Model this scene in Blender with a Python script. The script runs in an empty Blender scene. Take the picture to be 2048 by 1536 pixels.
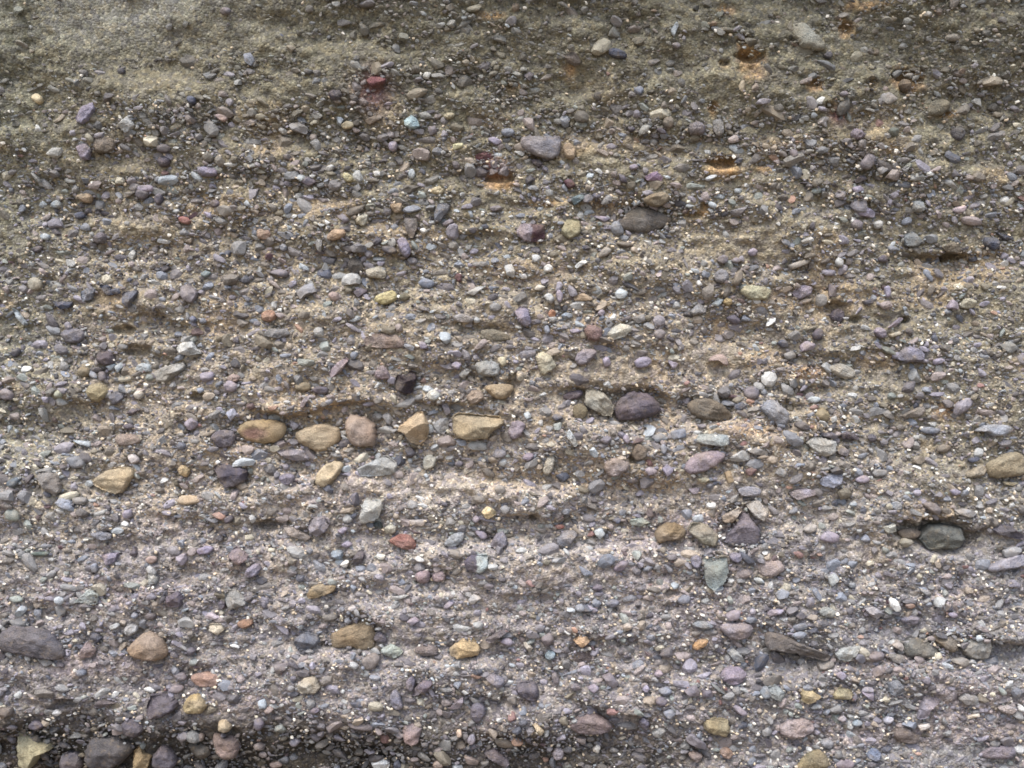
import bpy, math
import numpy as np

# ------------------------------------------------------------------ camera, sky, sun, exposure
D = 2.0                                    # camera to cliff, metres; 1 photo pixel = 1 mm on the cliff
CZ = 1.0
scene = bpy.context.scene
cam = bpy.data.objects.new("camera", bpy.data.cameras.new("camera"))
scene.collection.objects.link(cam)
cam.location = (0.0, -D, CZ)
cam.rotation_euler = (math.pi / 2, 0, 0)
cam.data.sensor_fit = 'HORIZONTAL'
cam.data.angle = 2 * math.atan(1.024 / D)
cam.data.clip_start = 0.05
cam.data.clip_end = 400
scene.camera = cam

SUN_EL, SUN_AZ = 60.0, 205.0               # azimuth clockwise from +Y: in front of the face, a little to the left
world = bpy.data.worlds.new("World")
scene.world = world
world.use_nodes = True
wn = world.node_tree
wn.nodes.clear()
wo = wn.nodes.new("ShaderNodeOutputWorld")
bg = wn.nodes.new("ShaderNodeBackground")
sky = wn.nodes.new("ShaderNodeTexSky")
sky.sky_type = 'NISHITA'
sky.sun_disc = False
sky.sun_elevation = math.radians(SUN_EL)
sky.sun_rotation = math.radians(SUN_AZ)
sky.air_density = 1.0
sky.dust_density = 4.0
sky.ozone_density = 1.0
bg.inputs[1].default_value = 0.15
wn.links.new(sky.outputs[0], bg.inputs[0])
wn.links.new(bg.outputs[0], wo.inputs[0])

sl = bpy.data.lights.new("sun", 'SUN')
sl.energy = 1.3
sl.angle = math.radians(24)
sl.color = (1.0, 0.985, 0.965)
sun = bpy.data.objects.new("sun", sl)
scene.collection.objects.link(sun)
sun.rotation_euler = (math.radians(90 - SUN_EL), 0, math.radians(180 - SUN_AZ))
sun.location = (-1, -3, 4)

scene.view_settings.view_transform = 'Standard'
scene.view_settings.look = 'None'
scene.view_settings.exposure = 1.06
scene.view_settings.gamma = 1.0
scene.view_settings.use_curve_mapping = False
scene.cycles.filter_width = 1.7
scene.cycles.max_bounces = 5
scene.cycles.diffuse_bounces = 3

rng = np.random.default_rng(11)

# ------------------------------------------------------------------ helpers
def px2w(x, y):
    return (np.asarray(x, float) - 1024) / 1000.0, CZ + (768 - np.asarray(y, float)) / 1000.0

def lin(c):
    c = np.asarray(c, float) / 255.0
    return np.where(c <= 0.04045, c / 12.92, ((c + 0.055) / 1.055) ** 2.4)

def sstep(a, b, x):
    t = np.clip((x - a) / (b - a), 0, 1)
    return t * t * (3 - 2 * t)

def _hash(ix, iy, seed):
    h = (ix.astype(np.int64) * 374761393 + iy.astype(np.int64) * 668265263 + seed * 974634777) & 0xFFFFFFFF
    h = ((h ^ (h >> 13)) * 1274126177) & 0xFFFFFFFF
    h = (h ^ (h >> 16)) & 0xFFFFFF
    return h / float(0xFFFFFF)

def vnoise(x, y, wx, wy, seed):
    """Value noise in -1..1, wavelength wx by wy."""
    u, v = x / wx, y / wy
    iu, iv = np.floor(u), np.floor(v)
    fu, fv = u - iu, v - iv
    fu, fv = fu * fu * fu * (fu * (fu * 6 - 15) + 10), fv * fv * fv * (fv * (fv * 6 - 15) + 10)
    a, b = _hash(iu, iv, seed), _hash(iu + 1, iv, seed)
    c, d = _hash(iu, iv + 1, seed), _hash(iu + 1, iv + 1, seed)
    return 2 * ((a * (1 - fu) + b * fu) * (1 - fv) + (c * (1 - fu) + d * fu) * fv) - 1

def set_mesh(name, verts, faces_flat, nper, col=None, smooth=True):
    """One mesh from numpy arrays: all faces have nper corners."""
    me = bpy.data.meshes.new(name)
    n, f = len(verts), len(faces_flat) // nper
    me.vertices.add(n)
    me.vertices.foreach_set("co", np.ascontiguousarray(verts, dtype=np.float32).ravel())
    me.loops.add(f * nper)
    me.loops.foreach_set("vertex_index", np.ascontiguousarray(faces_flat, dtype=np.int32))
    me.polygons.add(f)
    me.polygons.foreach_set("loop_start", np.arange(0, f * nper, nper, dtype=np.int32))
    me.polygons.foreach_set("loop_total", np.full(f, nper, dtype=np.int32))
    me.update(calc_edges=True)
    me.polygons.foreach_set("use_smooth", np.full(f, bool(smooth)))
    if col is not None:
        at = me.color_attributes.new("col", 'FLOAT_COLOR', 'POINT')
        c4 = np.ones((n, 4), np.float32)
        c4[:, :3] = col
        at.data.foreach_set("color", c4.ravel())
    return me

def link(name, me, mat, parent=None):
    o = bpy.data.objects.new(name, me)
    scene.collection.objects.link(o)
    if mat:
        me.materials.append(mat)
    if parent is not None:
        o.parent = parent
    return o

# ------------------------------------------------------------------ materials
class NT:
    def __init__(self, name):
        self.m = bpy.data.materials.new(name)
        self.m.use_nodes = True
        self.t = self.m.node_tree
        self.b = self.t.nodes["Principled BSDF"]
    def n(self, typ, **kw):
        nd = self.t.nodes.new(typ)
        for k, v in kw.items():
            setattr(nd, k, v)
        return nd
    def l(self, a, b):
        self.t.links.new(a, b)
    def ramp(self, src, stops):
        r = self.n("ShaderNodeValToRGB")
        e = r.color_ramp.elements
        while len(e) < len(stops):
            e.new(0.5)
        for i, (p, c) in enumerate(stops):
            e[i].position = p
            e[i].color = (*c, 1) if len(c) == 3 else c
        self.l(src, r.inputs[0])
        return r.outputs[0]
    def mix(self, mode, fac, a, b):
        x = self.n("ShaderNodeMix", data_type='RGBA', blend_type=mode)
        if isinstance(fac, float):
            x.inputs[0].default_value = fac
        else:
            self.l(fac, x.inputs[0])
        self.l(a, x.inputs[6])
        if isinstance(b, tuple):
            x.inputs[7].default_value = (*b, 1)
        else:
            self.l(b, x.inputs[7])
        return x.outputs[2]

def grey(v):
    return (v, v, v)

def rock_material(name, grain_lo, grain_hi, dust, rough, bump):
    """Rock with its own colour stored per point, mottled by grain and by patches of dried sand."""
    k = NT(name)
    at = k.n("ShaderNodeAttribute", attribute_name="col")
    geo = k.n("ShaderNodeNewGeometry")
    big = k.n("ShaderNodeTexNoise"); big.inputs["Scale"].default_value = 55; big.inputs["Detail"].default_value = 4
    fine = k.n("ShaderNodeTexNoise"); fine.inputs["Scale"].default_value = 420; fine.inputs["Detail"].default_value = 3
    k.l(geo.outputs["Position"], big.inputs["Vector"]); k.l(geo.outputs["Position"], fine.inputs["Vector"])
    c = k.mix('MULTIPLY', 1.0, at.outputs["Color"], k.ramp(big.outputs["Fac"], [(0.3, grey(0.78)), (0.7, grey(1.16))]))
    c = k.mix('MULTIPLY', 1.0, c, k.ramp(fine.outputs["Fac"], [(0.28, grey(grain_lo)), (0.72, grey(grain_hi))]))
    d = k.n("ShaderNodeTexNoise"); d.inputs["Scale"].default_value = 90; d.inputs["Detail"].default_value = 6
    d.inputs["Roughness"].default_value = 0.7
    k.l(geo.outputs["Position"], d.inputs["Vector"])
    c = k.mix('MIX', k.ramp(d.outputs["Fac"], [(0.52, grey(0)), (0.72, grey(dust))]), c, tuple(lin((150, 132, 104))))
    ve = k.n("ShaderNodeTexNoise"); ve.inputs["Scale"].default_value = 26; ve.inputs["Detail"].default_value = 5
    ve.inputs["Distortion"].default_value = 1.2
    k.l(geo.outputs["Position"], ve.inputs["Vector"])
    c = k.mix('MULTIPLY', 1.0, c, k.ramp(ve.outputs["Fac"], [(0.0, grey(1)), (0.475, grey(1)), (0.495, grey(0.62)), (0.51, grey(1.12)), (0.53, grey(1))]))
    k.l(c, k.b.inputs["Base Color"])
    k.b.inputs["Roughness"].default_value = rough
    k.b.inputs["Specular IOR Level"].default_value = 0.35
    bp = k.n("ShaderNodeBump"); bp.inputs["Strength"].default_value = bump; bp.inputs["Distance"].default_value = 0.004
    ad = k.n("ShaderNodeMath", operation='ADD')
    k.l(big.outputs["Fac"], ad.inputs[0]); k.l(fine.outputs["Fac"], ad.inputs[1])
    k.l(ad.outputs[0], bp.inputs["Height"]); k.l(bp.outputs[0], k.b.inputs["Normal"])
    return k.m

M_STONE = rock_material("weathered_rock", 0.70, 1.22, 0.4, 0.8, 0.9)
M_PEBBLE = rock_material("pebble_rock", 0.80, 1.18, 0.35, 0.62, 0.35)

def matrix_material():
    """Cemented sand: tint stored per point, every grain its own colour."""
    k = NT("cemented_sand")
    at = k.n("ShaderNodeAttribute", attribute_name="col")
    geo = k.n("ShaderNodeNewGeometry")
    v = k.n("ShaderNodeTexVoronoi"); v.inputs["Scale"].default_value = 230
    v2 = k.n("ShaderNodeTexVoronoi"); v2.inputs["Scale"].default_value = 120
    nz = k.n("ShaderNodeTexNoise"); nz.inputs["Scale"].default_value = 30; nz.inputs["Detail"].default_value = 8
    nz.inputs["Roughness"].default_value = 0.65
    for q in (v, v2, nz):
        k.l(geo.outputs["Position"], q.inputs["Vector"])
    s1 = k.n("ShaderNodeSeparateColor"); k.l(v.outputs["Color"], s1.inputs[0])
    s2 = k.n("ShaderNodeSeparateColor"); k.l(v2.outputs["Color"], s2.inputs[0])
    g1 = k.ramp(s1.outputs[0], [(0.0, grey(0.55)), (0.12, grey(0.85)), (0.5, grey(1.0)), (0.85, grey(1.2)), (0.95, grey(1.75))])
    g2 = k.ramp(s2.outputs[1], [(0.0, (0.72, 0.72, 0.8)), (0.3, (0.96, 0.95, 1.0)), (0.6, (1.0, 1.0, 0.96)), (0.9, (1.15, 1.08, 0.98))])
    c = k.mix('MULTIPLY', 1.0, at.outputs["Color"], g1)
    c = k.mix('MULTIPLY', 1.0, c, g2)
    c = k.mix('MULTIPLY', 1.0, c, k.ramp(nz.outputs["Fac"], [(0.3, grey(0.8)), (0.7, grey(1.15))]))
    k.l(c, k.b.inputs["Base Color"])
    k.b.inputs["Roughness"].default_value = 0.85
    k.b.inputs["Specular IOR Level"].default_value = 0.25
    bp = k.n("ShaderNodeBump"); bp.inputs["Strength"].default_value = 0.7; bp.inputs["Distance"].default_value = 0.004
    m1 = k.n("ShaderNodeMath", operation='MULTIPLY'); m1.inputs[1].default_value = -0.8
    k.l(v.outputs["Distance"], m1.inputs[0])
    ad = k.n("ShaderNodeMath", operation='ADD')
    k.l(m1.outputs[0], ad.inputs[0]); k.l(nz.outputs["Fac"], ad.inputs[1])
    k.l(ad.outputs[0], bp.inputs["Height"]); k.l(bp.outputs[0], k.b.inputs["Normal"])
    return k.m

M_SAND = matrix_material()

# ------------------------------------------------------------------ catalogue of stones read off the photograph
PAL = dict(M=(122, 114, 120), D=(92, 84, 94), K=(82, 79, 86), B=(122, 130, 146), N=(80, 86, 106), P=(165, 178, 185),
           G=(138, 135, 132), L=(172, 172, 166), W=(222, 218, 206), E=(140, 150, 138), T=(172, 145, 108), Y=(178, 150, 88),
           O=(190, 125, 75), C=(196, 180, 135), R=(155, 92, 80), X=(98, 58, 68), Q=(160, 136, 128), V=(146, 136, 154),
           F=(118, 106, 92), A=(125, 110, 78))
CAT = """# tile;outline (zoomed px);colour;relief;flags;label
00;930,1000 1030,910 1075,1000 1000,1060;L;.5;a;small pale grey diamond-shaped stone below the smooth silty patch at upper left
00;600,930 660,840 740,815 750,870 700,950 640,990 600,960;V;.6;a;lilac wedge of stone leaning up to the right, just left of the pale grey diamond
00;740,1100 890,1090 920,1150 890,1210 780,1220 740,1180;F;.4;r;flat brown grey stone directly below the lilac wedge and the pale grey diamond
00;600,1170 680,1140 720,1190 690,1270 640,1270;V;.6;a;pale lilac angular stone touching the left side of a flat brown grey stone
00;1245,1285 1275,1245 1330,1245 1360,1285 1330,1330 1275,1330;D;.7;r;round dark purple pebble alone in the gravel at upper left
00;1560,1350 1650,1315 1730,1350 1730,1400 1600,1410;V;.6;r;rounded lilac stone with a dark slot, below and right of the round dark purple pebble
00;1480,790 1510,755 1555,775 1560,820 1520,835;N;.6;r;
00;930,565 965,530 1000,560 985,595 945,595;K;.6;r;
00;1080,1500 1140,1475 1220,1480 1220,1530 1120,1540;V;.5;r;
00;1750,75 1800,50 1850,70 1830,110 1770,115;M;.5;r;
00;1940,430 2000,415 2035,470 2010,530 1960,500;B;.4;a;
00;1700,920 1760,905 1830,940 1780,980;Q;.5;r;
00;230,780 290,735 340,790 300,835;C;.5;r;
00;1240,1170 1310,1140 1370,1180 1340,1220 1260,1215;D;.4;r;
01;870,630 960,600 1040,620 1020,660 920,690;128,70,74;.5;a;crimson stone high on the face with a pinkish smear running down below it
01;570,750 600,715 670,715 690,755 650,800 600,790;D;.6;r;oval purple grey pebble a little left of the crimson stone
01;1180,960 1240,915 1290,950 1310,1010 1230,1030 1190,1000;150,178,182;.5;a;pale turquoise stone, bluest of the upper face
01;1495,920 1535,895 1590,905 1580,940 1520,950;C;.5;r;small flattened cream pebble just right of the pale turquoise stone
01;1750,1240 1830,1205 1910,1240 1900,1280 1770,1285;108,60,68;.5;a d8;maroon stone under a small dark lip with a pink streak beneath it
01;690,1385 730,1375 780,1420 765,1455 705,1450;200,188,130;.7;r;cream yellow rounded pebble with a dark pebble of equal size close to its right
01;1395,1515 1460,1480 1510,1520 1480,1550 1410,1550;C;.6;r;pale cream pebble in the gravel left of and below the maroon stone
01;1570,1150 1660,1140 1650,1180 1580,1200;210,205,150;.6;a;small pale yellow chip of stone up and left of the maroon stone
01;1050,1165 1080,1120 1130,1130 1125,1200 1080,1210;V;.6;r;
01;860,960 990,910 1015,945 900,1000;F;.5;a;
01;250,990 340,970 420,1020 400,1070 280,1040;G;.5;a;
01;930,1370 985,1360 995,1405 950,1410;W;.8;a;
01;1420,1370 1460,1365 1475,1405 1435,1415;W;.8;a;
01;1370,1010 1440,1000 1445,1060 1390,1085;M;.5;a;
01;1960,1030 2040,1020 2080,1060 2020,1095 1965,1070;B;.5;r;
01;340,1440 400,1400 490,1450 420,1490;D;.5;a;
01;160,290 200,260 235,300 200,320;N;.6;r;
01;670,1000 720,960 790,980 770,1020 700,1030;C;.4;r;
01;540,1350 600,1310 640,1340 580,1370;L;.5;a;
01;1840,1110 1900,1085 1980,1130 1920,1165;V;.5;r;
01;1560,1290 1610,1280 1640,1330 1590,1360;D;.5;r;
01;1215,1370 1250,1340 1280,1390 1250,1435 1220,1415;P;.5;r;
02;65,1110 110,1080 330,1090 385,1080 390,1170 370,1250 290,1272 180,1230 80,1180;135,130,134;.35;r b10;large smooth mauve grey stone with a straight top and a curved lower edge
02;400,1170 460,1130 520,1200 500,1270 430,1260;T;.5;r;crumbly tan stone touching the right side of the large smooth mauve grey stone
02;775,385 850,380 920,420 920,465 830,455 780,430;N;.6;r;dark slate pebble high on the face, alone among fine gravel
02;1060,1410 1150,1365 1210,1410 1200,1445 1080,1440;144,118,146;.7;a;low purple triangular stone above the khaki and dark brown stones
02;150,1270 220,1270 250,1310 220,1340 170,1310;D;.6;a;dark purple pebble tucked under the large smooth mauve grey stone
02;1410,1000 1490,955 1560,1010 1540,1070 1430,1080;M;.6;r;mauve grey stone left of a forked black crack
02;1610,960 1690,940 1700,1060 1650,1090 1610,1040;G;.5;a;upright grey stone right of a forked black crack
02;1205,975 1230,930 1290,935 1305,985 1265,1025 1220,1010;F;.6;r;
02;975,700 1030,680 1065,715 1030,760 990,740;B;.5;r;
02;930,1325 990,1305 1020,1340 960,1365;V;.6;r;
02;850,1380 900,1400 930,1460 870,1450;D;.6;a;
02;640,1150 670,1140 690,1165 650,1180;W;.9;r;
02;680,1120 730,1120 735,1150 700,1155;W;.9;r;
02;1060,1180 1085,1170 1105,1195 1075,1205;W;.9;r;
02;1690,830 1715,820 1730,855 1705,865;W;.9;r;
02;915,1065 950,1055 970,1085 930,1095;W;.9;r;
02;1270,240 1320,160 1335,200 1300,290;P;.5;a;
02;1270,350 1320,330 1360,360 1320,390;M;.4;r;
02;90,600 140,570 180,590 140,650;D;.4;a;
02;920,1010 980,1010 990,1040 940,1055;D;.6;r;
02;1390,1310 1430,1295 1450,1340 1410,1350;K;.6;r;
02;410,1440 470,1425 520,1480 450,1510;X;.5;r;
02;1150,1030 1200,1015 1250,1070 1190,1070;D;.6;r;
03;200,190 290,170 350,230 470,350 440,400 270,370 200,260;148,147,130;.3;a;large pale greenish grey stone near the top right with a white glint on its edge
03;1270,860 1340,780 1440,790 1480,850 1400,920 1280,920;118,112,92;.5;r;olive grey stone overhanging a small orange hollow at upper right
03;1465,1065 1490,1015 1570,1015 1595,1070 1550,1125 1490,1120;K;.6;r;round charcoal pebble at upper right, below the olive grey stone over the orange hollow
03;665,1065 690,1025 750,1030 790,1085 740,1115 690,1100;V;.7;r;round lilac pebble with a dark underside at upper right
03;890,750 980,730 1050,790 960,840 900,790;G;.4;a;
03;960,1050 1000,1005 1055,1030 1050,1080 1000,1095;95,102,90;.6;r;
03;1050,680 1080,625 1140,640 1160,700 1110,730;F;.8;r;brown lump of stone sitting inside an orange-rimmed hollow at upper right
03;440,440 490,400 530,430 500,475;K;.5;r;
03;740,1310 800,1210 880,1250 830,1350 770,1350;M;.4;r;
03;170,1200 220,1180 255,1240 200,1270;M;.4;r;
03;1580,850 1620,815 1650,850 1610,880;K;.6;r;
03;870,1350 940,1320 970,1350 910,1400;G;.4;a;
03;690,1440 770,1395 800,1430 720,1465;D;.5;a;
03;670,1500 740,1480 780,1520 700,1545;V;.5;a;
03;570,740 620,720 660,750 600,775;M;.5;r;
10;590,30 690,0 740,30 720,90 640,70;T;.6;r;tan rounded stone at upper left, above a pale blue grey pebble
10;395,95 440,60 500,80 480,125 420,125;P;.7;r;pale blue grey pebble below and left of the tan rounded stone
10;585,170 660,150 685,200 600,220;N;.6;r;
10;730,370 800,310 860,350 830,410 750,405;M;.7;r;rounded mauve stone at left with a bluish pale pebble further to its left
10;470,1130 520,1095 640,1090 685,1140 640,1200 520,1210;114,112,128;.5;r;large oval slate blue stone near the left edge
10;400,860 460,880 580,870 560,920 470,940;N;.5;a;flat navy stone above the large oval slate blue stone
10;640,800 720,750 760,780 720,860 650,880;B;.6;a;blue grey stone leaning right, left one of three dark blue stones in a row
10;785,740 870,745 905,820 850,830;N;.6;a;navy diamond-like stone, middle one of three dark blue stones in a row
10;970,800 1100,780 1060,860 1020,930 970,890;104,110,128;.6;a;downward-pointing slate blue triangle, right one of three dark blue stones in a row
10;1430,760 1500,730 1580,800 1530,890 1450,860;M;.6;a;
10;1400,1250 1450,1200 1530,1180 1560,1250 1610,1290 1500,1310 1420,1290;198,198,190;.7;a;chalky white angular stone at left, the whitest of its size
10;770,1300 800,1265 900,1280 920,1370 850,1390 765,1360;D;.7;r;blocky dark purple stone left of the chalky white stone
10;1210,1450 1290,1400 1450,1360 1480,1400 1380,1480 1330,1530 1240,1520;156,156,150;.6;r;long pale grey stone tilted up to the right, below the chalky white stone
10;1080,1400 1130,1365 1200,1380 1210,1440 1110,1440;P;.6;a;pale blue stone at the left end of the long pale grey tilted stone
10;205,720 260,670 330,710 320,780 240,790;160,152,130;.5;r;
10;85,925 120,940 210,1050 190,1072 140,1020;P;.6;a;thin pale blue sliver slanting down to the right at the left edge
10;1590,660 1640,620 1700,650 1640,690;108,124,128;.6;r;
10;1420,200 1480,190 1530,230 1500,260 1430,240;R;.5;r;
10;1620,150 1690,170 1700,215 1640,195;V;.6;a;
10;1665,90 1710,50 1765,80 1740,125 1690,120;D;.6;r;
10;1070,10 1100,-30 1200,0 1150,60 1090,50;D;.6;r;
10;1225,50 1260,0 1305,40 1280,105 1240,95;D;.6;r;
10;1580,1450 1700,1430 1710,1490 1620,1530;V;.6;r;
10;1790,1500 1860,1450 1930,1480 1880,1530;Q;.6;r;pinkish mauve oval stone right of the long pale grey tilted stone
10;600,1440 640,1395 710,1410 715,1465 650,1485;A;.6;r;
10;850,1450 910,1470 880,1510;R;.6;a;
10;1015,520 1060,455 1085,490 1060,545;L;.6;a;
10;780,1440 830,1430 850,1500 790,1520;M;.5;r;
10;700,1490 740,1470 760,1520 720,1530;T;.5;a;
10;910,1400 960,1360 990,1390 940,1450;P;.5;a;
10;310,345 350,325 400,345 380,385 330,380;P;.5;r;
10;240,460 300,425 345,440 290,490;D;.5;r;
10;1040,330 1090,325 1120,360 1070,370;P;.6;a;
10;1505,1010 1540,985 1575,1020 1540,1050;98,108,138;.8;r;
10;60,1290 140,1240 170,1270 120,1330;K;.5;r;
11;560,350 620,290 700,290 720,340 640,385 570,385;178,145,108;.6;r;tan orange stone tilted up to the right, left of a dark pebble cluster
11;0,290 90,290 120,340 90,380 0,370;164,132,106;.6;r;pinkish orange stone standing to the left of the tan orange stone
11;790,210 870,160 905,190 860,280 800,250;178,172,146;.6;r;pale khaki oval stone leaning right, above the tan orange stone
11;640,190 700,170 745,220 710,250;M;.6;a;
11;1060,100 1165,80 1165,150 1110,165;T;.6;a;small square tan stone above the upright brown grey oblong
11;1420,160 1460,80 1560,90 1530,160 1470,240 1425,240;110,112,118;.6;a;leaning slate grey block with parallel sides in the upper middle
11;1180,200 1290,200 1290,270 1260,370 1220,360 1190,280;124,114,106;.5;a;upright brown grey oblong stone left of the leaning slate grey block
11;1120,380 1170,350 1220,400 1240,490 1190,530 1150,470;V;.7;r;upright lilac pebble directly below the brown grey oblong
11;1000,430 1100,430 1140,480 1060,500 1010,470;K;.6;r;
11;740,440 810,400 880,430 870,480 760,480;108,106,110;.7;a;
11;730,560 780,510 860,560 860,630 780,650 735,620;92,86,80;.5;a;dark square stone with a black gap along its left side
11;870,620 1000,585 1040,640 1030,690 890,680;178,172,152;.6;a;pale khaki block touching the right side of the dark square stone
11;945,830 1080,780 1130,810 1120,870 1020,905 950,880;192,180,112;.6;r;pale yellow oval stone in the left middle, the yellowest of its neighbourhood
11;1140,830 1200,800 1240,840 1200,870 1150,860;110,106,82;.5;r;
11;565,830 600,790 660,805 665,860 620,880;Q;.7;r;
11;30,990 70,945 140,945 168,990 130,1035 60,1035;172,128,98;.7;r;rounded orange brown pebble above a flat pale-ended grey stone
11;50,1150 100,1090 250,1100 270,1140 170,1175;G;.6;a;flat grey stone with a pale left end, below the rounded orange brown pebble
11;860,1170 940,1130 1120,1140 1190,1200 1180,1245 1000,1250 870,1230;140,120,108;.3;a b5;long flat brown stone with a straight shadowed lower edge, left of centre
11;580,1440 640,1370 720,1320 740,1340 690,1420 600,1490;162,142,146;.6;a;pinkish elongated stone tilted up to the right, left of the black maroon stone
11;1100,1530 1130,1460 1190,1470 1240,1420 1285,1480 1250,1600 1190,1625 1120,1590;54,42,50;.7;a;nearly black maroon stone with a ragged top above the row of tan cobbles
11;1740,1370 1830,1345 1930,1360 1960,1420 1930,1480 1780,1470;152,154,150;.7;r;smooth pale grey oval stone just left of the picture's middle
11;1610,1460 1690,1405 1720,1430 1660,1500;L;.6;r;small pale pebble at the lower left of the smooth pale grey oval
11;1920,1330 1990,1310 2010,1370 1970,1400;C;.6;r;
11;1550,1395 1590,1350 1650,1375 1620,1425;V;.6;r;
11;1570,1000 1640,965 1750,1010 1720,1045 1610,1040;164,158,154;.6;r;flat pale mauve stone with a shadowed ledge under its right end
11;1670,810 1780,750 1830,760 1740,830;L;.6;a;
11;1780,1110 1900,1090 2020,1140 2040,1190 1830,1190;124,116,96;.3;r;dull brown grey stone half sunk in the face below the flat pale mauve stone
11;940,1450 1010,1370 1060,1440 1080,1500 960,1500;150,130,132;.6;r;dusky pink rounded stone just left of the nearly black maroon stone
11;310,800 380,740 450,730 480,800 400,820 350,870;142,144,152;.5;a;
11;1290,720 1350,680 1440,720 1400,770 1320,760;B;.6;r;
11;1580,690 1610,645 1650,660 1640,730;X;.6;r;
11;90,640 190,610 270,640 230,690 130,660;M;.6;r;
11;1985,590 2048,570 2080,640 2060,690 2000,660;L;.6;a;
11;1300,300 1340,280 1380,310 1340,340;W;.9;r;
11;770,800 830,760 900,790 820,850;D;.5;a;
11;1300,1190 1350,1200 1380,1250 1310,1260;V;.5;r;
11;1860,120 1940,100 1980,130 1890,160;M;.5;r;
11;1480,250 1560,210 1590,240 1510,280;M;.6;r;
11;180,450 210,405 250,440 220,480;B;.6;r;
12;850,240 960,130 1060,115 1270,190 1290,220 1240,270 1100,320 960,320 840,290;102,94,86;.35;r b12 d6;large dark brown grey stone tapering right, in the upper middle right
12;1040,60 1110,10 1220,-10 1280,40 1200,110 1130,115;140,124,96;.6;r;khaki brown stone sitting right above the large dark brown grey stone
12;30,320 70,250 260,255 265,330 250,400 100,390;150,138,150>90,56,66;.5;a;two-toned stone, left half lilac and right half shiny maroon
12;395,290 440,210 530,210 555,270 540,340 460,375 400,330;166,158,116;.6;r;round khaki yellow stone right of the two-toned lilac and maroon stone
12;470,50 560,5 630,0 570,60 500,105;104,126,132;.6;a;teal blue pointed stone above the round khaki yellow stone
12;700,480 750,430 810,460 760,510 690,530;156,146,130;.6;r;
12;820,410 900,390 985,420 920,445;F;.6;r;
12;640,190 740,190 790,210 740,240;V;.6;a;
12;1820,790 1880,735 2048,760 2090,800 2040,860 1920,865;172,168,130;.6;r;long pale khaki stone with a pitted surface, right of the upper middle
12;1685,875 1720,840 1765,860 1760,905 1715,910;Y;.7;r;small ochre pebble close to the left end of the long pale khaki stone
12;1420,960 1500,880 1560,930 1550,970 1450,990;G;.6;a;grey wedge-shaped stone at the lower left of the long pale khaki stone
12;1620,660 1660,610 1730,630 1740,700 1680,730 1630,710;134,136,146;.5;r;round blue grey stone above and left of the long pale khaki stone
12;20,960 60,910 130,930 160,1050 110,1080 50,1040;V;.6;a;lilac blue stone tapering downwards, left of a small orange pebble
12;240,830 300,800 350,850 310,900;L;.7;r;
12;350,800 385,775 415,830 390,890 360,870;V;.6;r;
12;490,840 570,805 655,850 630,870 500,870;T;.6;a;
12;570,1110 620,1050 700,1080 730,1120 710,1190 620,1190;142,112,106;.6;r;reddish brown stone just left of the white-topped angular stone
12;760,1140 840,1045 940,1060 970,1100 900,1160 800,1180;186,184,166;.7;a;white-topped angular stone in the middle right, next to a reddish brown stone
12;1130,1120 1190,1085 1240,1130 1200,1185 1140,1165;M;.6;r;
12;190,1310 240,1270 310,1310 360,1390 310,1430 250,1475 210,1400;188,180,146;.5;a;cream wedge-shaped stone narrowing downwards, just right of the picture's middle
12;500,1330 560,1250 680,1260 670,1310 600,1380 530,1390;146,134,140;.6;r;mauve stone with a rounded point at its lower left, right of the cream wedge
12;970,1350 1060,1310 1130,1340 1090,1400 1000,1410;V;.6;r;
12;1240,1340 1340,1370 1290,1425;V;.6;a;
12;1560,1360 1600,1310 1700,1290 1740,1370 1720,1400 1650,1340;Q;.7;r;
12;285,970 315,930 355,960 340,1005 300,1005;192,128,84;.7;r;small orange pebble beside a small sky blue pebble, right of the middle
12;390,985 430,960 490,975 480,1010 420,1020;134,150,166;.7;r;small sky blue pebble beside a small orange pebble, right of the middle
12;1760,740 1790,650 1840,610 1860,690 1800,760;F;.6;r;
12;820,810 860,765 935,800 900,850 840,855;P;.5;a;
12;955,1010 1060,970 1070,1030 1010,1055;G;.6;a;
12;250,600 290,570 335,600 310,640 260,640;W;.8;r;
12;500,590 570,535 610,560 560,590 520,610;210,210,200;.8;a;
12;50,650 110,650 125,690 80,695;210,208,200;.8;a;
12;170,780 210,735 275,760 230,790;200,194,176;.7;a;
12;1590,900 1650,850 1700,860 1650,920;150,162,166;.7;a;
12;1700,1000 1800,970 1840,1050 1770,1060;D;.5;r;
12;680,970 720,930 750,960 720,1000;V;.6;r;
12;870,1020 940,980 960,1010 890,1045;D;.6;r;
12;450,1100 530,1090 560,1120 480,1135;V;.5;r;
12;250,1080 290,1060 310,1120 270,1145;B;.5;r;
12;720,1330 770,1310 800,1380 740,1410;V;.6;r;
12;1640,530 1690,495 1740,520 1720,570 1660,570;M;.6;r;
12;1750,545 1800,515 1840,550 1790,575;M;.6;r;
12;1890,470 1930,440 1975,470 1950,510 1900,505;V;.6;r;
12;550,430 600,420 640,450 580,465;K;.6;r;
13;1090,340 1170,310 1250,400 1200,440 1110,430;122,130,134;.5;a;blue grey wedge-shaped stone at the upper right
13;1160,70 1240,70 1270,140 1220,165 1160,140;158,162,160;.6;r;pale grey rounded stone above the blue grey wedge at the upper right
13;720,170 780,110 860,150 860,200 760,190;V;.6;a;
13;660,260 700,210 765,235 760,295 690,300;M;.5;r;
13;1730,360 1830,360 1870,420 1820,470 1730,420;N;.6;a;navy block near the right edge with a slanted dark slab above it
13;1830,320 1960,360 1980,380 1900,385;N;.5;a;thin dark slab slanting down above the navy block at right
13;200,790 280,735 360,760 350,820 260,860 210,840;V;.5;r;lilac stone right of the long pale khaki stone, over an orange patch
13;490,730 550,750 550,840 490,840;D;.5;a;
13;535,545 570,515 612,550 600,600 555,595;L;.6;r;
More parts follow.
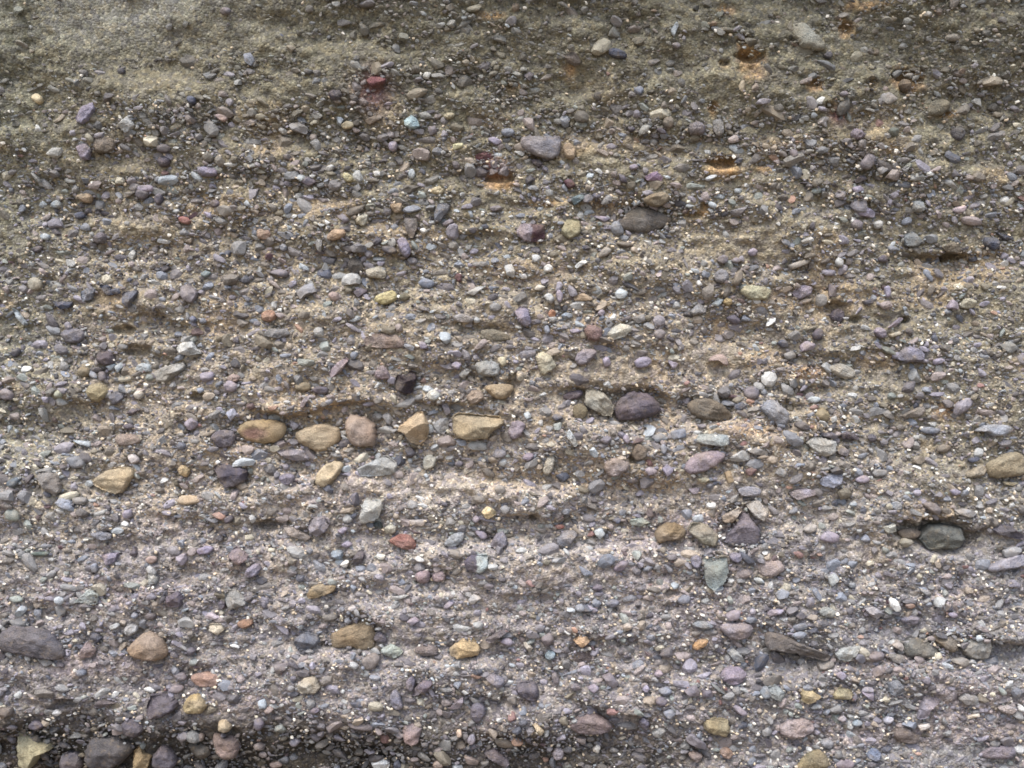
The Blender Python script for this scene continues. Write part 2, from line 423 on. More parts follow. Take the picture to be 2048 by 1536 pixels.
13;150,590 250,550 350,540 330,570 200,620;152,144,132;.6;a;
13;1550,900 1590,840 1690,870 1650,930 1560,930;178,174,150;.7;r;pale khaki stone with a dark gap under it, near the right edge
13;1430,930 1480,850 1530,890 1530,945;V;.6;a;
13;1040,1340 1070,1270 1150,1230 1250,1270 1260,1360 1120,1360;126,124,142;.6;a;flat-bottomed slate lilac block at right
13;845,1115 890,1075 950,1100 955,1160 900,1170;V;.7;r;rounded lilac stone with a small tan stone at its right, above the slate lilac block
13;960,1090 1060,1000 1090,1010 1020,1080;V;.6;a;
13;970,1140 1060,1110 1070,1140 990,1165;172,160,132;.6;a;
13;880,1220 990,1250 1040,1310 950,1290;112,116,106;.5;a;
13;490,980 560,920 630,970 590,1050 520,1030;D;.5;r d14;dark mauve stone set back in a shadowed socket at right
13;360,1130 410,1080 455,1110 440,1180 370,1180;D;.6;r;
13;70,1200 140,1170 175,1240 120,1250;N;.6;r;
13;260,1230 310,1185 390,1220 370,1260 270,1280;V;.6;a;
13;470,1410 560,1365 660,1390 710,1440 690,1490 580,1490;168,162,146;.5;r b30;pale finely banded stone with an orange spot at its left
13;1320,1350 1370,1325 1430,1340 1390,1375 1340,1385;V;.6;r;
13;1850,1230 1950,1190 2020,1250 1940,1300;128,132,132;.4;a;
13;1390,440 1490,390 1530,420 1560,490 1450,480;122,112,96;.8;a;brown grey stone roofing a small black hole at the upper right
13;880,530 920,500 965,510 950,560 900,560;D;.5;r;
13;760,870 840,850 850,890 780,905;K;.5;a;
13;930,760 980,740 990,830 950,850;V;.5;r;
13;840,240 920,220 930,280 870,300;L;.5;r;
13;1210,240 1260,220 1290,250 1240,265;P;.6;r;
13;260,390 350,350 380,390 290,415;L;.6;a;
13;700,350 750,330 775,370 720,380;M;.6;r;
13;1470,130 1600,100 1580,160 1500,170;166,148,152;.4;r;
13;120,1300 200,1260 240,1320 160,1350;G;.4;r;
20;670,60 720,0 800,-10 860,60 820,120 740,150;168,152,106;.6;r;khaki pitted stone at left with a grey angular stone at its right
20;865,90 920,55 1000,70 950,150 890,170;116,116,126;.7;a;grey angular stone pressed against the khaki pitted stone
20;1060,70 1110,45 1150,80 1110,130 1070,110;186,180,166;.7;r;
20;425,80 460,40 500,75 480,115 440,110;162,166,138;.6;r;
20;-20,60 50,20 110,90 90,130 -20,120;M;.6;r;
20;720,770 900,665 1040,675 1070,720 1010,820 960,880 880,875 760,820;180,160,120;.5;a;large tan kite-shaped stone at left with dark gaps under both sides
20;270,740 340,700 450,730 480,850 430,900 360,850;136,130,126;.6;a;grey angular stone with a shadowed right side, left of the large tan kite
20;520,590 620,570 680,650 600,690 530,640;128,130,134;.5;r;
20;910,430 950,400 1080,400 1140,460 1020,500 930,490;150,130,116;.5;r;brown stone with a pale left end, above the large tan kite
20;565,450 720,460 720,510 660,490;P;.6;a;
20;430,950 490,905 560,940 590,1030 500,1000;158,164,178;.6;a;pale lilac blue triangular stone below the grey angular stone at left
20;560,910 690,905 690,960 600,970;G;.5;r;
20;1010,570 1070,560 1120,610 1050,650;188,178,174;.6;r;
20;1410,680 1460,640 1520,690 1490,755 1430,720;186,156,100;.7;r;small yellow tan pebble between the large tan kite and the dark purple wedge
20;1700,660 1750,635 1910,660 1970,700 1950,790 1890,815 1800,840 1740,760;88,80,92;.6;a;dark purple wedge-shaped stone pointing down, left of the cobble row's lower end
20;1670,420 1740,370 1860,370 1880,440 1830,510 1730,510;112,104,112;.6;r;mottled purple grey stone left of the rusty-cored ochre cobble
20;1460,320 1530,260 1590,320 1520,380;V;.6;a;
20;1800,230 1860,190 1890,240 1840,300;158,160,178;.6;a;
20;1400,950 1440,890 1560,890 1620,950 1480,975;182,158,122;.5;r;
20;1680,1050 1740,1020 1810,1060 1780,1100;166,124,104;.6;r;
20;700,1200 760,1170 890,1200 880,1250 780,1255;132,134,144;.6;r;smooth grey blue oval stone at left under a band of fine gravel
20;970,1020 1040,1000 1055,1070 980,1080;V;.5;r;
20;230,1350 400,1340 380,1380 260,1375;82,98,92;.6;r;
20;800,1370 940,1350 920,1420 850,1460;V;.6;a;lilac stone narrowing downwards, lower left, below the smooth grey blue oval
20;1390,1390 1480,1350 1500,1410 1450,1460;V;.6;a;
20;1560,1330 1640,1295 1710,1310 1680,1360 1580,1370;138,126,152;.6;r;
20;1820,1380 1880,1290 1980,1380 1960,1420 1890,1460;152,134,138;.6;a;pink grey five-sided stone above another lilac stone at lower left
20;1950,1490 2048,1430 2090,1480 2048,1540 1960,1560;142,134,150;.6;r;lilac stone just below and right of the pink grey five-sided stone
20;40,790 110,745 160,750 130,820 60,830;92,108,122;.6;r;
20;20,1040 70,990 140,1020 150,1100 60,1100;142,150,138;.4;r;
20;1405,495 1440,460 1485,490 1460,530 1420,525;106,112,128;.7;r;
20;1340,485 1365,460 1392,485 1365,510;W;.8;r;
20;1775,10 1830,-40 1895,0 1880,60 1810,60;V;.6;r;
20;1000,240 1050,190 1100,210 1060,250;D;.6;a;
20;970,330 1040,310 1080,350 1000,370;D;.6;r;
20;1150,1400 1230,1370 1260,1410 1190,1450;Q;.4;r;
20;1030,1370 1070,1300 1100,1360 1070,1390;D;.6;a;
20;720,1450 770,1430 780,1510 730,1510;B;.5;r;
20;1710,1240 1750,1205 1790,1230 1770,1275;K;.6;r;
20;1530,1250 1555,1235 1575,1265 1545,1280;W;.8;a;
20;1780,1080 1850,1040 1870,1090 1800,1130;D;.5;r;
20;460,660 500,640 545,670 490,695;D;.6;r;
20;185,760 240,720 270,730 210,820;D;.5;r;
F;472,858 490,842 540,838 572,848 570,868 545,888 500,886 480,875;166,140,90@128,90,76;.5;r;ochre oval cobble with a rusty red core, leftmost of the tan cobble row
21;300,400 390,350 520,310 650,350 670,400 660,470 560,540 450,540 330,470;180,154,110;.6;r;large golden ochre cobble with a small dark pit, second from left in the cobble row
21;700,290 750,245 860,260 950,320 960,440 930,500 790,505 730,460;168,142,120;.6;r;pinkish tan five-sided cobble in the middle of the cobble row
21;1115,360 1210,290 1270,230 1330,220 1380,330 1370,430 1310,490 1230,470 1180,400;184,157,114;.7;a;peaked tan cobble with a bright left facet, second from right in the cobble row
21;1570,260 1600,230 1760,240 1960,260 1990,320 1890,380 1850,440 1700,455 1580,420;166,146,106;.8;a;box-shaped khaki cobble with a flat top, rightmost of the tan cobble row
21;1410,330 1460,280 1540,270 1540,380 1460,400;148,152,156;.4;a;blue grey stone wedged between the peaked tan cobble and the box-shaped khaki cobble
21;150,530 390,525 430,610 330,620 220,590;136,130,140;.6;a;flat mauve grey slab just below the large golden ochre cobble
21;460,760 530,650 640,610 700,650 660,730 560,840 480,810;192,174,136;.6;r;pale cream tan stone tilted up to the right, below the cobble row
21;800,680 900,630 1040,570 1130,640 1110,720 950,740 830,740;164,168,166;.6;a;large pale grey stone on the smooth bench, right of the pale cream tan stone
21;1330,590 1390,560 1450,590 1430,660 1340,700;178,178,164;.5;r;pale grey stone half buried in sand, right of the large pale grey stone
21;165,750 230,715 310,730 290,800 220,820;126,118,140;.6;r;small purple oval stone left of the pale cream tan stone
21;265,285 350,330 310,370 290,370;158,158,172;.5;a;
21;1355,90 1390,50 1450,50 1475,95 1430,135 1380,125;196,198,190;.6;r;pale round pebble right of the nearly black maroon stone
21;1670,110 1740,40 1810,60 1830,120 1730,180;160,136,112;.7;r;brown rounded stone above the box-shaped khaki cobble
21;1820,30 1880,0 2048,0 2060,50 1990,130 1900,110;160,138,100;.7;r;tan brown rounded stone above and right of the box-shaped khaki cobble
21;300,20 340,-15 430,-10 440,40 370,65 310,50;A;.5;r;
21;435,50 480,15 570,25 580,70 500,90;D;.6;r;
21;340,180 400,90 430,110 370,195;150,138,144;.6;a;
21;850,960 880,910 990,920 1020,970 970,1080 850,1130 820,1080;176,180,176;.5;a;pale grey slab with cut corners, below the smooth bench
21;410,1120 440,1070 540,1060 590,1110 550,1190 480,1230 420,1180;140,136,148;.7;a;lilac grey pentagon-shaped stone left of the pale grey slab with cut corners
21;210,1130 300,1150 380,1200 440,1230 400,1255 250,1220;150,136,124;.5;a;flat brown stone slanting down to the lilac grey pentagon-shaped stone
21;1040,1260 1150,1200 1230,1210 1290,1290 1260,1330 1180,1330;158,98,82;.6;r;brick red stone in the lower middle, the only one so red
21;1020,1150 1080,1115 1130,1150 1110,1200 1030,1200;172,170,152;.7;r;small pale khaki stone touching the top left of the brick red stone
21;920,1120 990,1090 1020,1150 950,1170;76,84,80;.6;r d8;dark green grey pebble beneath the pale grey slab with cut corners
21;1500,1280 1560,1210 1660,1170 1670,1220 1620,1290 1530,1310;150,158,166;.6;a;blue grey stone tilted up to the right, below the middle of the picture
21;1870,1290 1920,1200 1980,1180 2020,1270 2000,1315 1880,1310;130,126,142;.7;a;slate lilac pyramid-shaped stone right of the tilted blue grey stone
21;1740,1170 1830,1180 1860,1230 1800,1250;V;.6;r;
21;1800,1030 1840,980 1900,1000 1930,1040 1850,1090;222,198,142;.7;a;bright cream chip of stone, lower middle
21;1660,1430 1700,1380 1850,1360 1860,1470 1800,1520 1680,1490;84,80,106>166,186,190;.6;a;two-toned stone, left half dark navy and right half pale blue
21;590,1350 650,1320 700,1350 680,1410 610,1400;132,150,166;.7;r;clear blue pebble left of a dark purple pebble in the lower middle
21;770,1400 820,1330 870,1360 850,1430 780,1450;D;.6;a;dark purple pebble right of the clear blue pebble in the lower middle
21;665,1450 720,1405 750,1420 720,1475;212,210,200;.7;a;
21;960,1360 1040,1370 1020,1410 970,1400;208,208,196;.6;a;
21;1220,1090 1360,1080 1340,1140 1240,1130;176,164,154;.5;a;
21;1900,840 1940,800 2000,830 1990,880 1930,885;G;.4;r;
21;1940,1000 2000,960 2040,1010 1990,1060;G;.4;r;
21;1580,640 1630,605 1665,640 1620,670;M;.6;r;
21;1720,1090 1760,1045 1800,1080 1760,1120;V;.5;r;
21;1140,260 1165,235 1190,260 1165,290;P;.6;r;
21;1000,250 1060,225 1095,270 1070,340 1030,300;G;.5;r;
21;640,1180 700,1140 740,1160 690,1210;V;.5;r;
21;790,1170 820,1170 820,1220 785,1215;T;.6;r;
21;670,1290 730,1250 780,1290 720,1320;V;.5;r;
21;1180,520 1240,500 1290,560 1220,600;K;.6;r;
21;1480,160 1530,150 1560,230 1520,260;M;.5;a;
22;815,190 900,80 1000,55 1100,80 1190,160 1195,230 1050,280 900,300 850,290;100,90,100;.7;r b-15;large dark purple cobble with a flat shaded underside, right of the middle
22;580,160 590,50 630,30 740,70 820,170 800,260 740,260 640,200;162,156,136;.6;a b40;pale khaki stone leaning against the left side of the large dark purple cobble
22;490,250 490,170 560,150 620,220 580,280 520,290;122,110,76;.5;r;olive rounded pebble below left of the pale khaki leaning stone
22;1395,170 1480,115 1600,115 1700,170 1780,260 1720,295 1550,295 1440,240;116,104,86;.6;r b15;brown lens-shaped cobble with a paler rim, right of the large dark purple cobble
22;400,100 450,60 560,45 570,80 520,125 430,130;96,84,100;.6;r;dark purple oblong pebble at the upper left of the pale khaki leaning stone
22;1470,460 1500,390 1740,410 1740,490 1690,505 1500,480;150,160,160;.6;a;long blue grey slab with a pale left end, below the brown lens-shaped cobble
22;1270,380 1390,350 1400,430 1280,450;B;.5;a;
22;1110,420 1200,390 1260,440 1160,470;130,136,144;.5;a;
22;730,640 820,580 950,630 930,700 800,755 750,700;156,140,134;.6;r;pinkish grey rounded stone with a black gap at its right corner
22;960,560 1000,470 1090,520 1080,600 990,620;120,106,90;.5;r;brown stone just above the black gap beside the pinkish grey rounded stone
22;1370,680 1460,560 1640,530 1720,560 1690,620 1560,700 1440,730;152,134,142;.6;r;large two-lobed pinkish mauve stone below the long blue grey slab
22;1470,760 1550,735 1600,770 1520,800;186,176,140;.7;r;small cream oval stone tucked under the two-lobed pinkish mauve stone
22;1700,710 1750,690 1780,780 1730,800;164,138,96;.5;a;
22;430,410 460,355 535,480 500,510;192,198,196;.6;a;pale blade-like stone pointing down to the right, right of the middle
22;330,320 400,305 390,370 340,370;166,174,168;.5;a;
22;70,590 130,545 190,570 130,630;120,108,134;.6;r;
22;240,700 290,560 350,560 330,690 280,740;182,172,148;.4;r;pale cream patch-like stone half covered by small pebbles, below the pale blade
22;-40,400 0,300 60,290 120,330 60,430 10,450;148,134,144;.6;r;pinkish mauve stone right of the box-shaped khaki cobble
22;1800,840 1900,815 2000,840 1990,900 1840,905;148,148,160;.6;r;flat lilac blue oval stone above the tent-shaped hollow
22;1410,840 1500,830 1500,870 1450,885;V;.5;a;
22;1860,950 1980,930 2060,1040 2020,1110 1940,1060;176,168,156;.6;a;pale stone roofing the right side of the tent-shaped hollow
22;1690,1260 1860,1000 1990,1160 1990,1290 1780,1290;106,98,114;.5;a b60 d14;triangular dark purple stone inside the tent-shaped hollow
22;1680,1060 1820,990 1850,1010 1770,1110 1700,1110;172,154,132;.6;a;pale tan stone roofing the left side of the tent-shaped hollow
22;1140,1170 1280,1100 1390,1150 1390,1240 1240,1260 1170,1290;142,120,82;.6;r b10;olive brown cobble, left one of two side by side left of the tent-shaped hollow
22;1410,1180 1440,1110 1560,1120 1660,1220 1640,1310 1540,1290;142,136,112;.5;a;greenish khaki stone between the olive brown cobble and the tent-shaped hollow
22;940,1090 1020,1060 1110,1110 1040,1140 960,1135;152,162,146;.6;a;pale green stone above and left of the olive brown cobble
22;350,1240 420,1180 500,1170 530,1220 440,1320 370,1310;140,138,144;.7;r d6;grey heart-shaped stone in a small hollow, right of the slate lilac pyramid
22;330,1130 400,1120 430,1150 370,1170;R;.6;r;
22;330,1050 370,1025 410,1050 370,1075;150,100,92;.6;r;
22;650,1180 720,1150 750,1200 700,1250;P;.6;a;
22;1520,1390 1720,1380 1740,1500 1700,1600 1620,1660 1560,1620;136,146,140;.3;a;large greenish grey kite-shaped slab pointing down, lower right of the middle
22;1430,1390 1490,1365 1530,1420 1490,1490 1440,1460;124,122,142;.5;r;slate blue oval pebble at the upper left of the greenish grey kite-shaped slab
22;1735,1390 1770,1350 1835,1360 1845,1410 1800,1440;138,132,152;.6;r;round lilac pebble at the upper right of the greenish grey kite-shaped slab
22;1970,1480 2000,1400 2130,1400 2200,1480 2100,1550 1990,1540;162,144,138;.3;r;broad flat pinkish stone right of the round lilac pebble, at lower right
22;810,1470 890,1410 945,1430 890,1500 820,1500;116,106,124;.6;r;
22;530,1450 620,1500 660,1530 570,1540;B;.5;a;
22;235,1430 270,1400 320,1420 290,1460;104,102,88;.5;r;
22;1890,540 1960,500 2048,540 2048,570 1960,570;G;.6;a;
22;800,1095 840,1065 880,1090 850,1130;N;.6;r;
22;1860,690 1940,660 1970,690 1900,750;118,84,80;.6;r;
22;690,460 750,410 810,430 760,490;M;.6;r;
22;1200,680 1250,640 1300,690 1240,750;V;.6;a;
22;1060,680 1120,660 1180,710 1090,740;V;.5;r;
22;310,265 360,230 420,270 350,300;N;.6;r;
22;1850,50 1920,10 1990,50 1960,130 1870,110;M;.4;r;
22;1480,335 1530,315 1570,340 1510,365;M;.6;r;
22;90,240 130,215 160,260 120,290;P;.6;a;
22;880,430 920,390 950,460 920,490;V;.6;r;
22;1180,500 1220,475 1250,530 1210,575;B;.5;r;
23;-60,190 20,120 100,150 190,250 150,340 60,330 0,250;148,152,162;.6;r b30;blue grey stone crossed by a pale curved band, right of the brown lens-shaped cobble
23;310,470 380,420 560,460 540,560 460,590 380,540;164,166,162;.6;a b70;pale grey streaky stone with a brown pebble at its right, in the right part
23;550,560 590,505 660,530 640,590;M;.6;r;brown mauve pebble at the right end of the pale grey streaky stone
23;580,400 640,375 740,420 720,450 600,430;D;.6;a;flat dark slab above and right of the pale grey streaky stone
23;410,380 490,370 570,420 540,440 440,420;M;.6;a;
23;420,770 480,720 600,710 600,800 520,840 430,810;136,144,166;.5;a;clear pale blue blocky stone in the right part, the bluest there
23;170,880 250,830 380,850 390,890 240,935;150,140,150;.6;a;cracked lilac stone left of and below the clear pale blue blocky stone
23;1080,250 1230,170 1270,200 1240,260 1110,275;148,138,128;.6;r;elongated brown grey stone rising to the right, near the right edge
23;910,230 960,200 1020,270 1000,290 940,260;G;.5;a;
23;1650,385 1760,320 1960,330 1970,390 1800,430 1760,370;154,158,166;.6;r;bean-shaped pale grey stone at the right edge, above the large olive tan cobble
23;1210,370 1280,340 1390,360 1360,400 1260,400;B;.6;r;
23;1590,720 1720,640 1760,680 1740,740 1600,760;162,146,118;.6;r;tan tapering stone at the left of the large olive tan cobble at the right edge
23;1760,650 1900,560 2060,540 2070,730 1980,740 1850,760 1770,730;150,136,104;.6;r;large olive tan cobble cut off by the right edge
23;1600,600 1680,580 1710,600 1630,640;N;.6;r;
23;315,125 350,95 430,110 410,150 350,155;P;.6;r;
23;380,240 440,170 510,260 460,310 400,280;134,118,80;.5;r;
23;1880,780 2020,790 1960,815 1900,805;C;.6;a;
23;1220,1240 1290,1130 1420,1120 1560,1150 1590,1260 1500,1330 1420,1320 1290,1330;98,102,96;.8;a d16;dark green grey rock set back inside the shadowed cave at lower right
23;1030,1180 1140,1150 1240,1180 1200,1240 1080,1240;122,110,96;.4;r d22;dim brown stone inside the shadowed cave, left of its dark green grey rock
23;1050,1270 1100,1230 1180,1260 1150,1300 1090,1315;132,128,112;.6;r;
23;920,1150 1020,1115 1030,1180 960,1200;166,168,156;.6;a;pale angular stone at the left mouth of the shadowed cave
23;280,1170 340,1120 400,1130 390,1180 310,1200;164,156,146;.7;r;
23;975,975 1010,935 1080,950 1080,1005 1020,1020;146,152,160;.5;r;round pale blue grey stone up and left of the shadowed cave
23;1490,1000 1600,1000 1690,1030 1620,1080 1520,1040;G;.5;a;
23;1240,960 1320,940 1400,1000 1380,1060 1300,1020;120,112,112;.6;r;
23;1780,1150 1900,1110 2060,1210 2050,1250 1840,1210;86,82,96;.5;a;long dark slate stone at the right edge, right of the shadowed cave
23;1880,1340 1970,1300 2048,1320 2000,1380 1910,1390;148,152,158;.6;a;
23;1760,1480 1900,1400 2060,1360 2070,1460 1900,1490 1800,1510;150,146,156;.6;r;long pale lilac stone rising to the right edge, below the long dark slate stone
23;570,1440 630,1390 650,1410 620,1450;B;.6;r;
23;400,1250 480,1170 580,1210 560,1280;V;.4;r;
23;700,760 770,725 830,760 790,800 720,790;V;.6;r;
23;830,710 880,680 960,690 960,730 870,750;G;.5;r;
23;650,960 700,930 720,970 670,990;P;.6;r;
23;1360,510 1400,480 1490,490 1440,545 1360,550;F;.5;r;
23;200,320 280,290 370,370 260,370;K;.5;r;
23;690,1040 730,1020 770,1050 720,1070;D;.6;r;
23;550,1160 590,1110 610,1150 570,1180;V;.5;r;
23;300,690 340,680 340,710 300,715;W;.8;r;
23;620,770 650,765 660,800 625,800;W;.8;r;
23;1450,850 1510,835 1560,870 1500,900;V;.5;r;
23;740,1250 790,1200 830,1260 780,1270;B;.6;a;
30;-30,480 80,400 200,410 370,440 430,500 520,610 480,680 300,670 100,625 -30,600;94,90,98;.35;r b15;large dark slate slab at the lower left edge
30;1000,620 1030,560 1130,470 1210,455 1290,520 1340,620 1310,660 1200,690 1060,660;156,130,102;.6;r;large tan brown dome-shaped cobble at lower left
30;620,640 680,530 760,600 730,650 650,665;150,130,130;.6;a;pinkish mauve triangular stone between the large slate slab and the tan brown dome
30;710,460 770,460 810,500 780,535 720,510;N;.6;a;navy blue pebble on top of the pinkish mauve triangular stone
30;580,220 700,105 770,150 770,230 690,230 640,210;164,178,176;.7;a;pale blue green pointed stone at lower left, above the large dark slate slab
30;1170,0 1210,-40 1260,20 1240,70 1170,60;178,182,178;.6;a;pale grey pebble with a rounded base, above the purple four-sided stone at lower left
30;1320,170 1420,120 1460,180 1440,250 1330,250;106,94,106;.6;a;dark purple four-sided stone at lower left
30;1790,140 1860,100 1940,170 1970,240 1820,280;152,152,148;.6;a;pale grey wedge with a dark pebble against its left side, at lower left
30;1735,230 1765,190 1805,220 1795,270 1750,265;D;.6;r;dark pebble against the left side of the pale grey wedge
30;980,440 1010,395 1090,400 1090,450 1020,490;178,176,172;.7;r;pale grey knob of stone above the large tan brown dome
30;860,410 930,375 960,400 900,440;L;.6;r;
30;1660,390 1760,380 1790,430 1740,480 1680,440;194,178,146;.6;a;small cream stone narrowing downwards, below the pale grey wedge
30;1890,370 1990,340 2030,380 1960,430 1900,410;164,122,92;.6;r;orange brown oval pebble right of the small cream stone
30;1510,820 1560,785 1690,775 1780,850 1740,890 1580,895;166,130,112;.6;r;pinkish brown stone above the yellow ochre egg-shaped stone
30;1450,1050 1500,970 1570,955 1620,1000 1655,1050 1600,1110 1480,1110;180,154,92;.8;r;yellow ochre egg-shaped stone in the dark hollow at lower left
30;1160,1060 1200,960 1290,955 1410,1020 1400,1070 1300,1130 1180,1160;92,84,94;.6;a;dark purple angular stone left of the yellow ochre egg-shaped stone
30;740,1050 790,990 940,1015 870,1040 780,1060;90,80,84;.6;a;thin dark pointed stone jutting from a black gap at lower left
30;960,1190 1010,1150 1100,1150 1150,1240 1080,1300 980,1280;90,82,92;.6;r;lumpy dark purple stone above the large charcoal cobble
30;130,1260 200,1255 290,1330 400,1350 400,1400 300,1440 240,1545 130,1545;166,160,122;.6;a b85;large greenish cream cobble with upright dark stripes in the bottom left corner
30;660,1420 720,1310 850,1295 960,1310 1060,1370 1040,1440 900,1550 680,1555;90,86,88;.6;r;large smooth charcoal cobble at the bottom, left
30;470,1470 510,1415 640,1430 660,1550 460,1555;114,106,112;.6;r;mauve grey cobble between the striped greenish cream one and the charcoal one
30;1060,1500 1070,1400 1110,1360 1140,1420 1200,1450 1170,1550 1060,1550;168,142,92;.6;a;pointed ochre stone right of the large smooth charcoal cobble
30;1210,1450 1290,1355 1340,1380 1400,1480 1390,1550 1210,1545;108,100,108;.6;r;mauve grey humped stone right of the pointed ochre stone
30;1690,1300 1720,1265 1790,1300 1880,1290 1910,1380 1880,1460 1800,1485 1730,1440;142,122,116;.7;r;brownish pink heart-shaped cobble with a white fleck, at the bottom left
30;1740,1170 1790,1150 1850,1210 1820,1260 1740,1250;188,166,126;.7;r;small cream tan stone resting on the brownish pink heart-shaped cobble
30;-20,1060 80,1060 100,1110 0,1160;104,92,82;.6;a;
30;410,1100 440,1070 490,1100 450,1130;196,192,186;.6;a;
30;220,1190 270,1150 360,1200 300,1240 220,1230;94,86,98;.6;r;
30;1400,1290 1480,1240 1520,1290 1450,1340;128,124,130;.6;a;
30;1035,320 1070,285 1105,320 1075,355;B;.6;r;
30;1145,320 1190,290 1250,310 1230,350 1170,355;104,94,94;.6;r;
30;590,760 660,750 690,790 630,815;116,124,140;.6;r;
30;1565,1290 1600,1250 1635,1290 1610,1335;130,116,108;.6;r;
30;1370,790 1470,770 1500,830 1440,850;112,104,112;.6;r;
30;710,380 750,350 770,380 735,400;W;.8;r;
30;1160,165 1210,140 1260,170 1230,195 1180,195;112,110,124;.6;r;
30;1630,330 1680,290 1760,340 1690,355;188,172,178;.5;a;
30;60,170 140,160 190,200 100,220;150,164,158;.5;r;
30;1320,920 1400,870 1480,890 1430,950;140,126,130;.5;r;
30;1480,600 1530,570 1570,600 1520,650;96,92,104;.6;r;
31;290,530 380,450 490,480 500,530 460,580 340,605;104,112,128;.7;a;slate blue six-sided stone at lower left of the middle, beside the layered brown cobble
31;580,480 680,430 800,380 880,345 940,400 950,500 940,580 850,600 740,570 600,590;146,124,88;.4;r b-20 d10;large layered brown cobble set back in the face, lower left of the middle
31;400,150 440,90 520,60 640,85 620,130 480,180 410,185;152,130,88;.5;a;ochre brown stone with a dark dent on top, above the layered brown cobble
31;930,500 980,440 1050,500 1040,540 960,530;112,106,118;.6;r;purple grey pebble at the right side of the layered brown cobble
31;990,590 1080,545 1180,610 1110,665 1010,630;172,188,176;.6;a;pale green oval stone below right of the layered brown cobble
31;1545,590 1640,510 1740,500 1790,570 1780,640 1700,650 1620,670 1550,640;182,156,106;.6;a;tan block with a notched lower edge, lower middle
31;1250,610 1310,540 1440,560 1470,630 1350,650;126,114,112;.5;r;dull brown grey stone left of the tan block with a notched lower edge
31;810,690 940,610 1000,660 950,750 850,750;132,122,116;.4;r;
31;320,890 390,810 470,810 510,900 480,940 350,945;176,166,144;.7;a;pale tan blocky stone with a notched base, at the top of the dark area
31;1190,860 1240,790 1280,830 1250,940 1200,920;114,106,122;.6;r;narrow purple grey stone, left half of a split pair
31;1270,900 1370,810 1420,860 1370,930 1240,970;114,106,124;.6;a;wedge-shaped purple grey stone, right half of a split pair
31;1065,960 1110,905 1150,960 1180,1070 1120,1080 1070,1030;126,122,136;.6;r;upright lilac grey oval stone below left of the split pair
31;1170,1210 1230,1185 1330,1230 1290,1340 1250,1370 1180,1340;152,130,130;.6;a;pinkish grey stone narrowing downwards, alone in dark soil at the bottom middle
31;1710,1060 1760,1005 1830,1040 1840,1110 1770,1190 1720,1150;112,108,124;.6;r;upright slate lilac stone tapering downwards, at the bottom middle
31;1690,1300 1740,1260 1760,1320 1730,1365 1690,1340;142,136,150;.6;r;
31;915,1490 1000,1445 1070,1500 1060,1550 940,1550;208,214,216;.6;a;white angular stone at the bottom edge, the whitest there
31;1820,1430 1900,1370 2030,1500 2000,1545 1890,1480;118,108,114;.6;a;dusky mauve wedge slanting down to the right at the bottom edge
31;1660,1430 1790,1480 1770,1520 1680,1510;140,124,116;.6;a;
31;1410,1500 1490,1460 1500,1545 1420,1550;160,138,122;.6;r;
31;1100,1500 1140,1470 1165,1530 1100,1545;N;.6;a;
31;1540,1070 1660,960 1660,1020 1620,1070;150,136,142;.5;a;
31;1480,1140 1520,1130 1550,1160 1500,1180;222,206,176;.7;a;
31;1810,800 1900,790 2000,840 1960,910 1900,890;132,126,136;.6;r;grey lilac stone overhanging a brown hollow in the lower middle
31;1830,520 1900,470 2000,420 2030,440 1940,500 1870,540;104,96,106;.6;a;thin dark purple stone rising to the right, right of the tan notched block
31;1080,170 1190,150 1220,165 1100,200;L;.6;a;
31;1200,370 1270,330 1310,360 1250,400;V;.6;a;
31;130,710 260,700 250,740 160,800;122,112,112;.5;a;
31;720,1180 800,1170 920,1180 940,1250 760,1230;108,100,104;.4;r;
31;1940,530 2000,490 2060,520 2040,570;V;.5;r;
31;1260,15 1300,-50 1390,-40 1390,50 1320,70;152,132,140;.7;r;pinkish mauve rounded stone, left one of a touching pair in the lower middle
31;1400,20 1430,-40 1520,-30 1510,40 1440,55;150,128,132;.7;r;pinkish mauve rounded stone, right one of a touching pair in the lower middle
31;-20,1150 20,1130 70,1180 30,1250 -20,1230;118,108,120;.6;r;
31;60,1080 100,1040 150,1070 80,1120;142,120,110;.6;r;
31;420,1090 470,1050 520,1080 460,1110;116,106,122;.6;r;
31;250,1340 310,1290 370,1320 300,1380;120,114,122;.5;r;
31;1600,1240 1640,1230 1650,1290 1610,1300;210,180,150;.7;r;
31;100,1500 180,1480 220,1530 120,1545;130,112,106;.6;r;
31;1810,90 1850,50 1920,80 1870,125;M;.5;r;
31;1690,210 1740,140 1810,180 1730,235;178,172,164;.6;a;
31;1490,260 1540,200 1590,220 1530,270;V;.5;r;
31;720,270 770,230 810,260 760,295;180,172,166;.6;r;
32;440,1190 540,1120 700,1110 800,1190 810,1240 700,1280 500,1265;128,110,112;.6;r b12;large mauve brown layered cobble at the bottom, right of the middle
32;1530,1190 1590,1140 1730,1150 1750,1230 1720,1300 1560,1260;148,134,96;.5;r;mottled olive yellow stone at lower right, beside dark soil
32;20,890 80,845 200,860 220,960 190,1020 60,980;92,86,98;.6;r;dark slate rounded stone at the lower middle, right of the grey lilac overhanging stone
32;1660,410 1740,375 1900,385 1940,430 1890,510 1780,520 1700,470;152,140,144;.7;r;pinkish lilac slab with a shaded front, right of an orange pebble at lower right
32;1440,380 1540,360 1630,410 1560,435 1450,410;134,140,146;.6;r;thin blue grey lens-shaped stone left of the pinkish lilac slab
32;1440,570 1500,505 1580,510 1560,560 1470,605;190,144,84;.7;r;orange oval pebble below the thin blue grey lens-shaped stone
32;490,520 560,470 640,510 560,585;196,156,108;.7;a;small orange cream stone overhanging a dark hollow, lower middle right
32;450,680 560,590 690,610 670,670 560,700;116,100,96;.4;a d14;reddish brown stone set back under the small orange cream stone
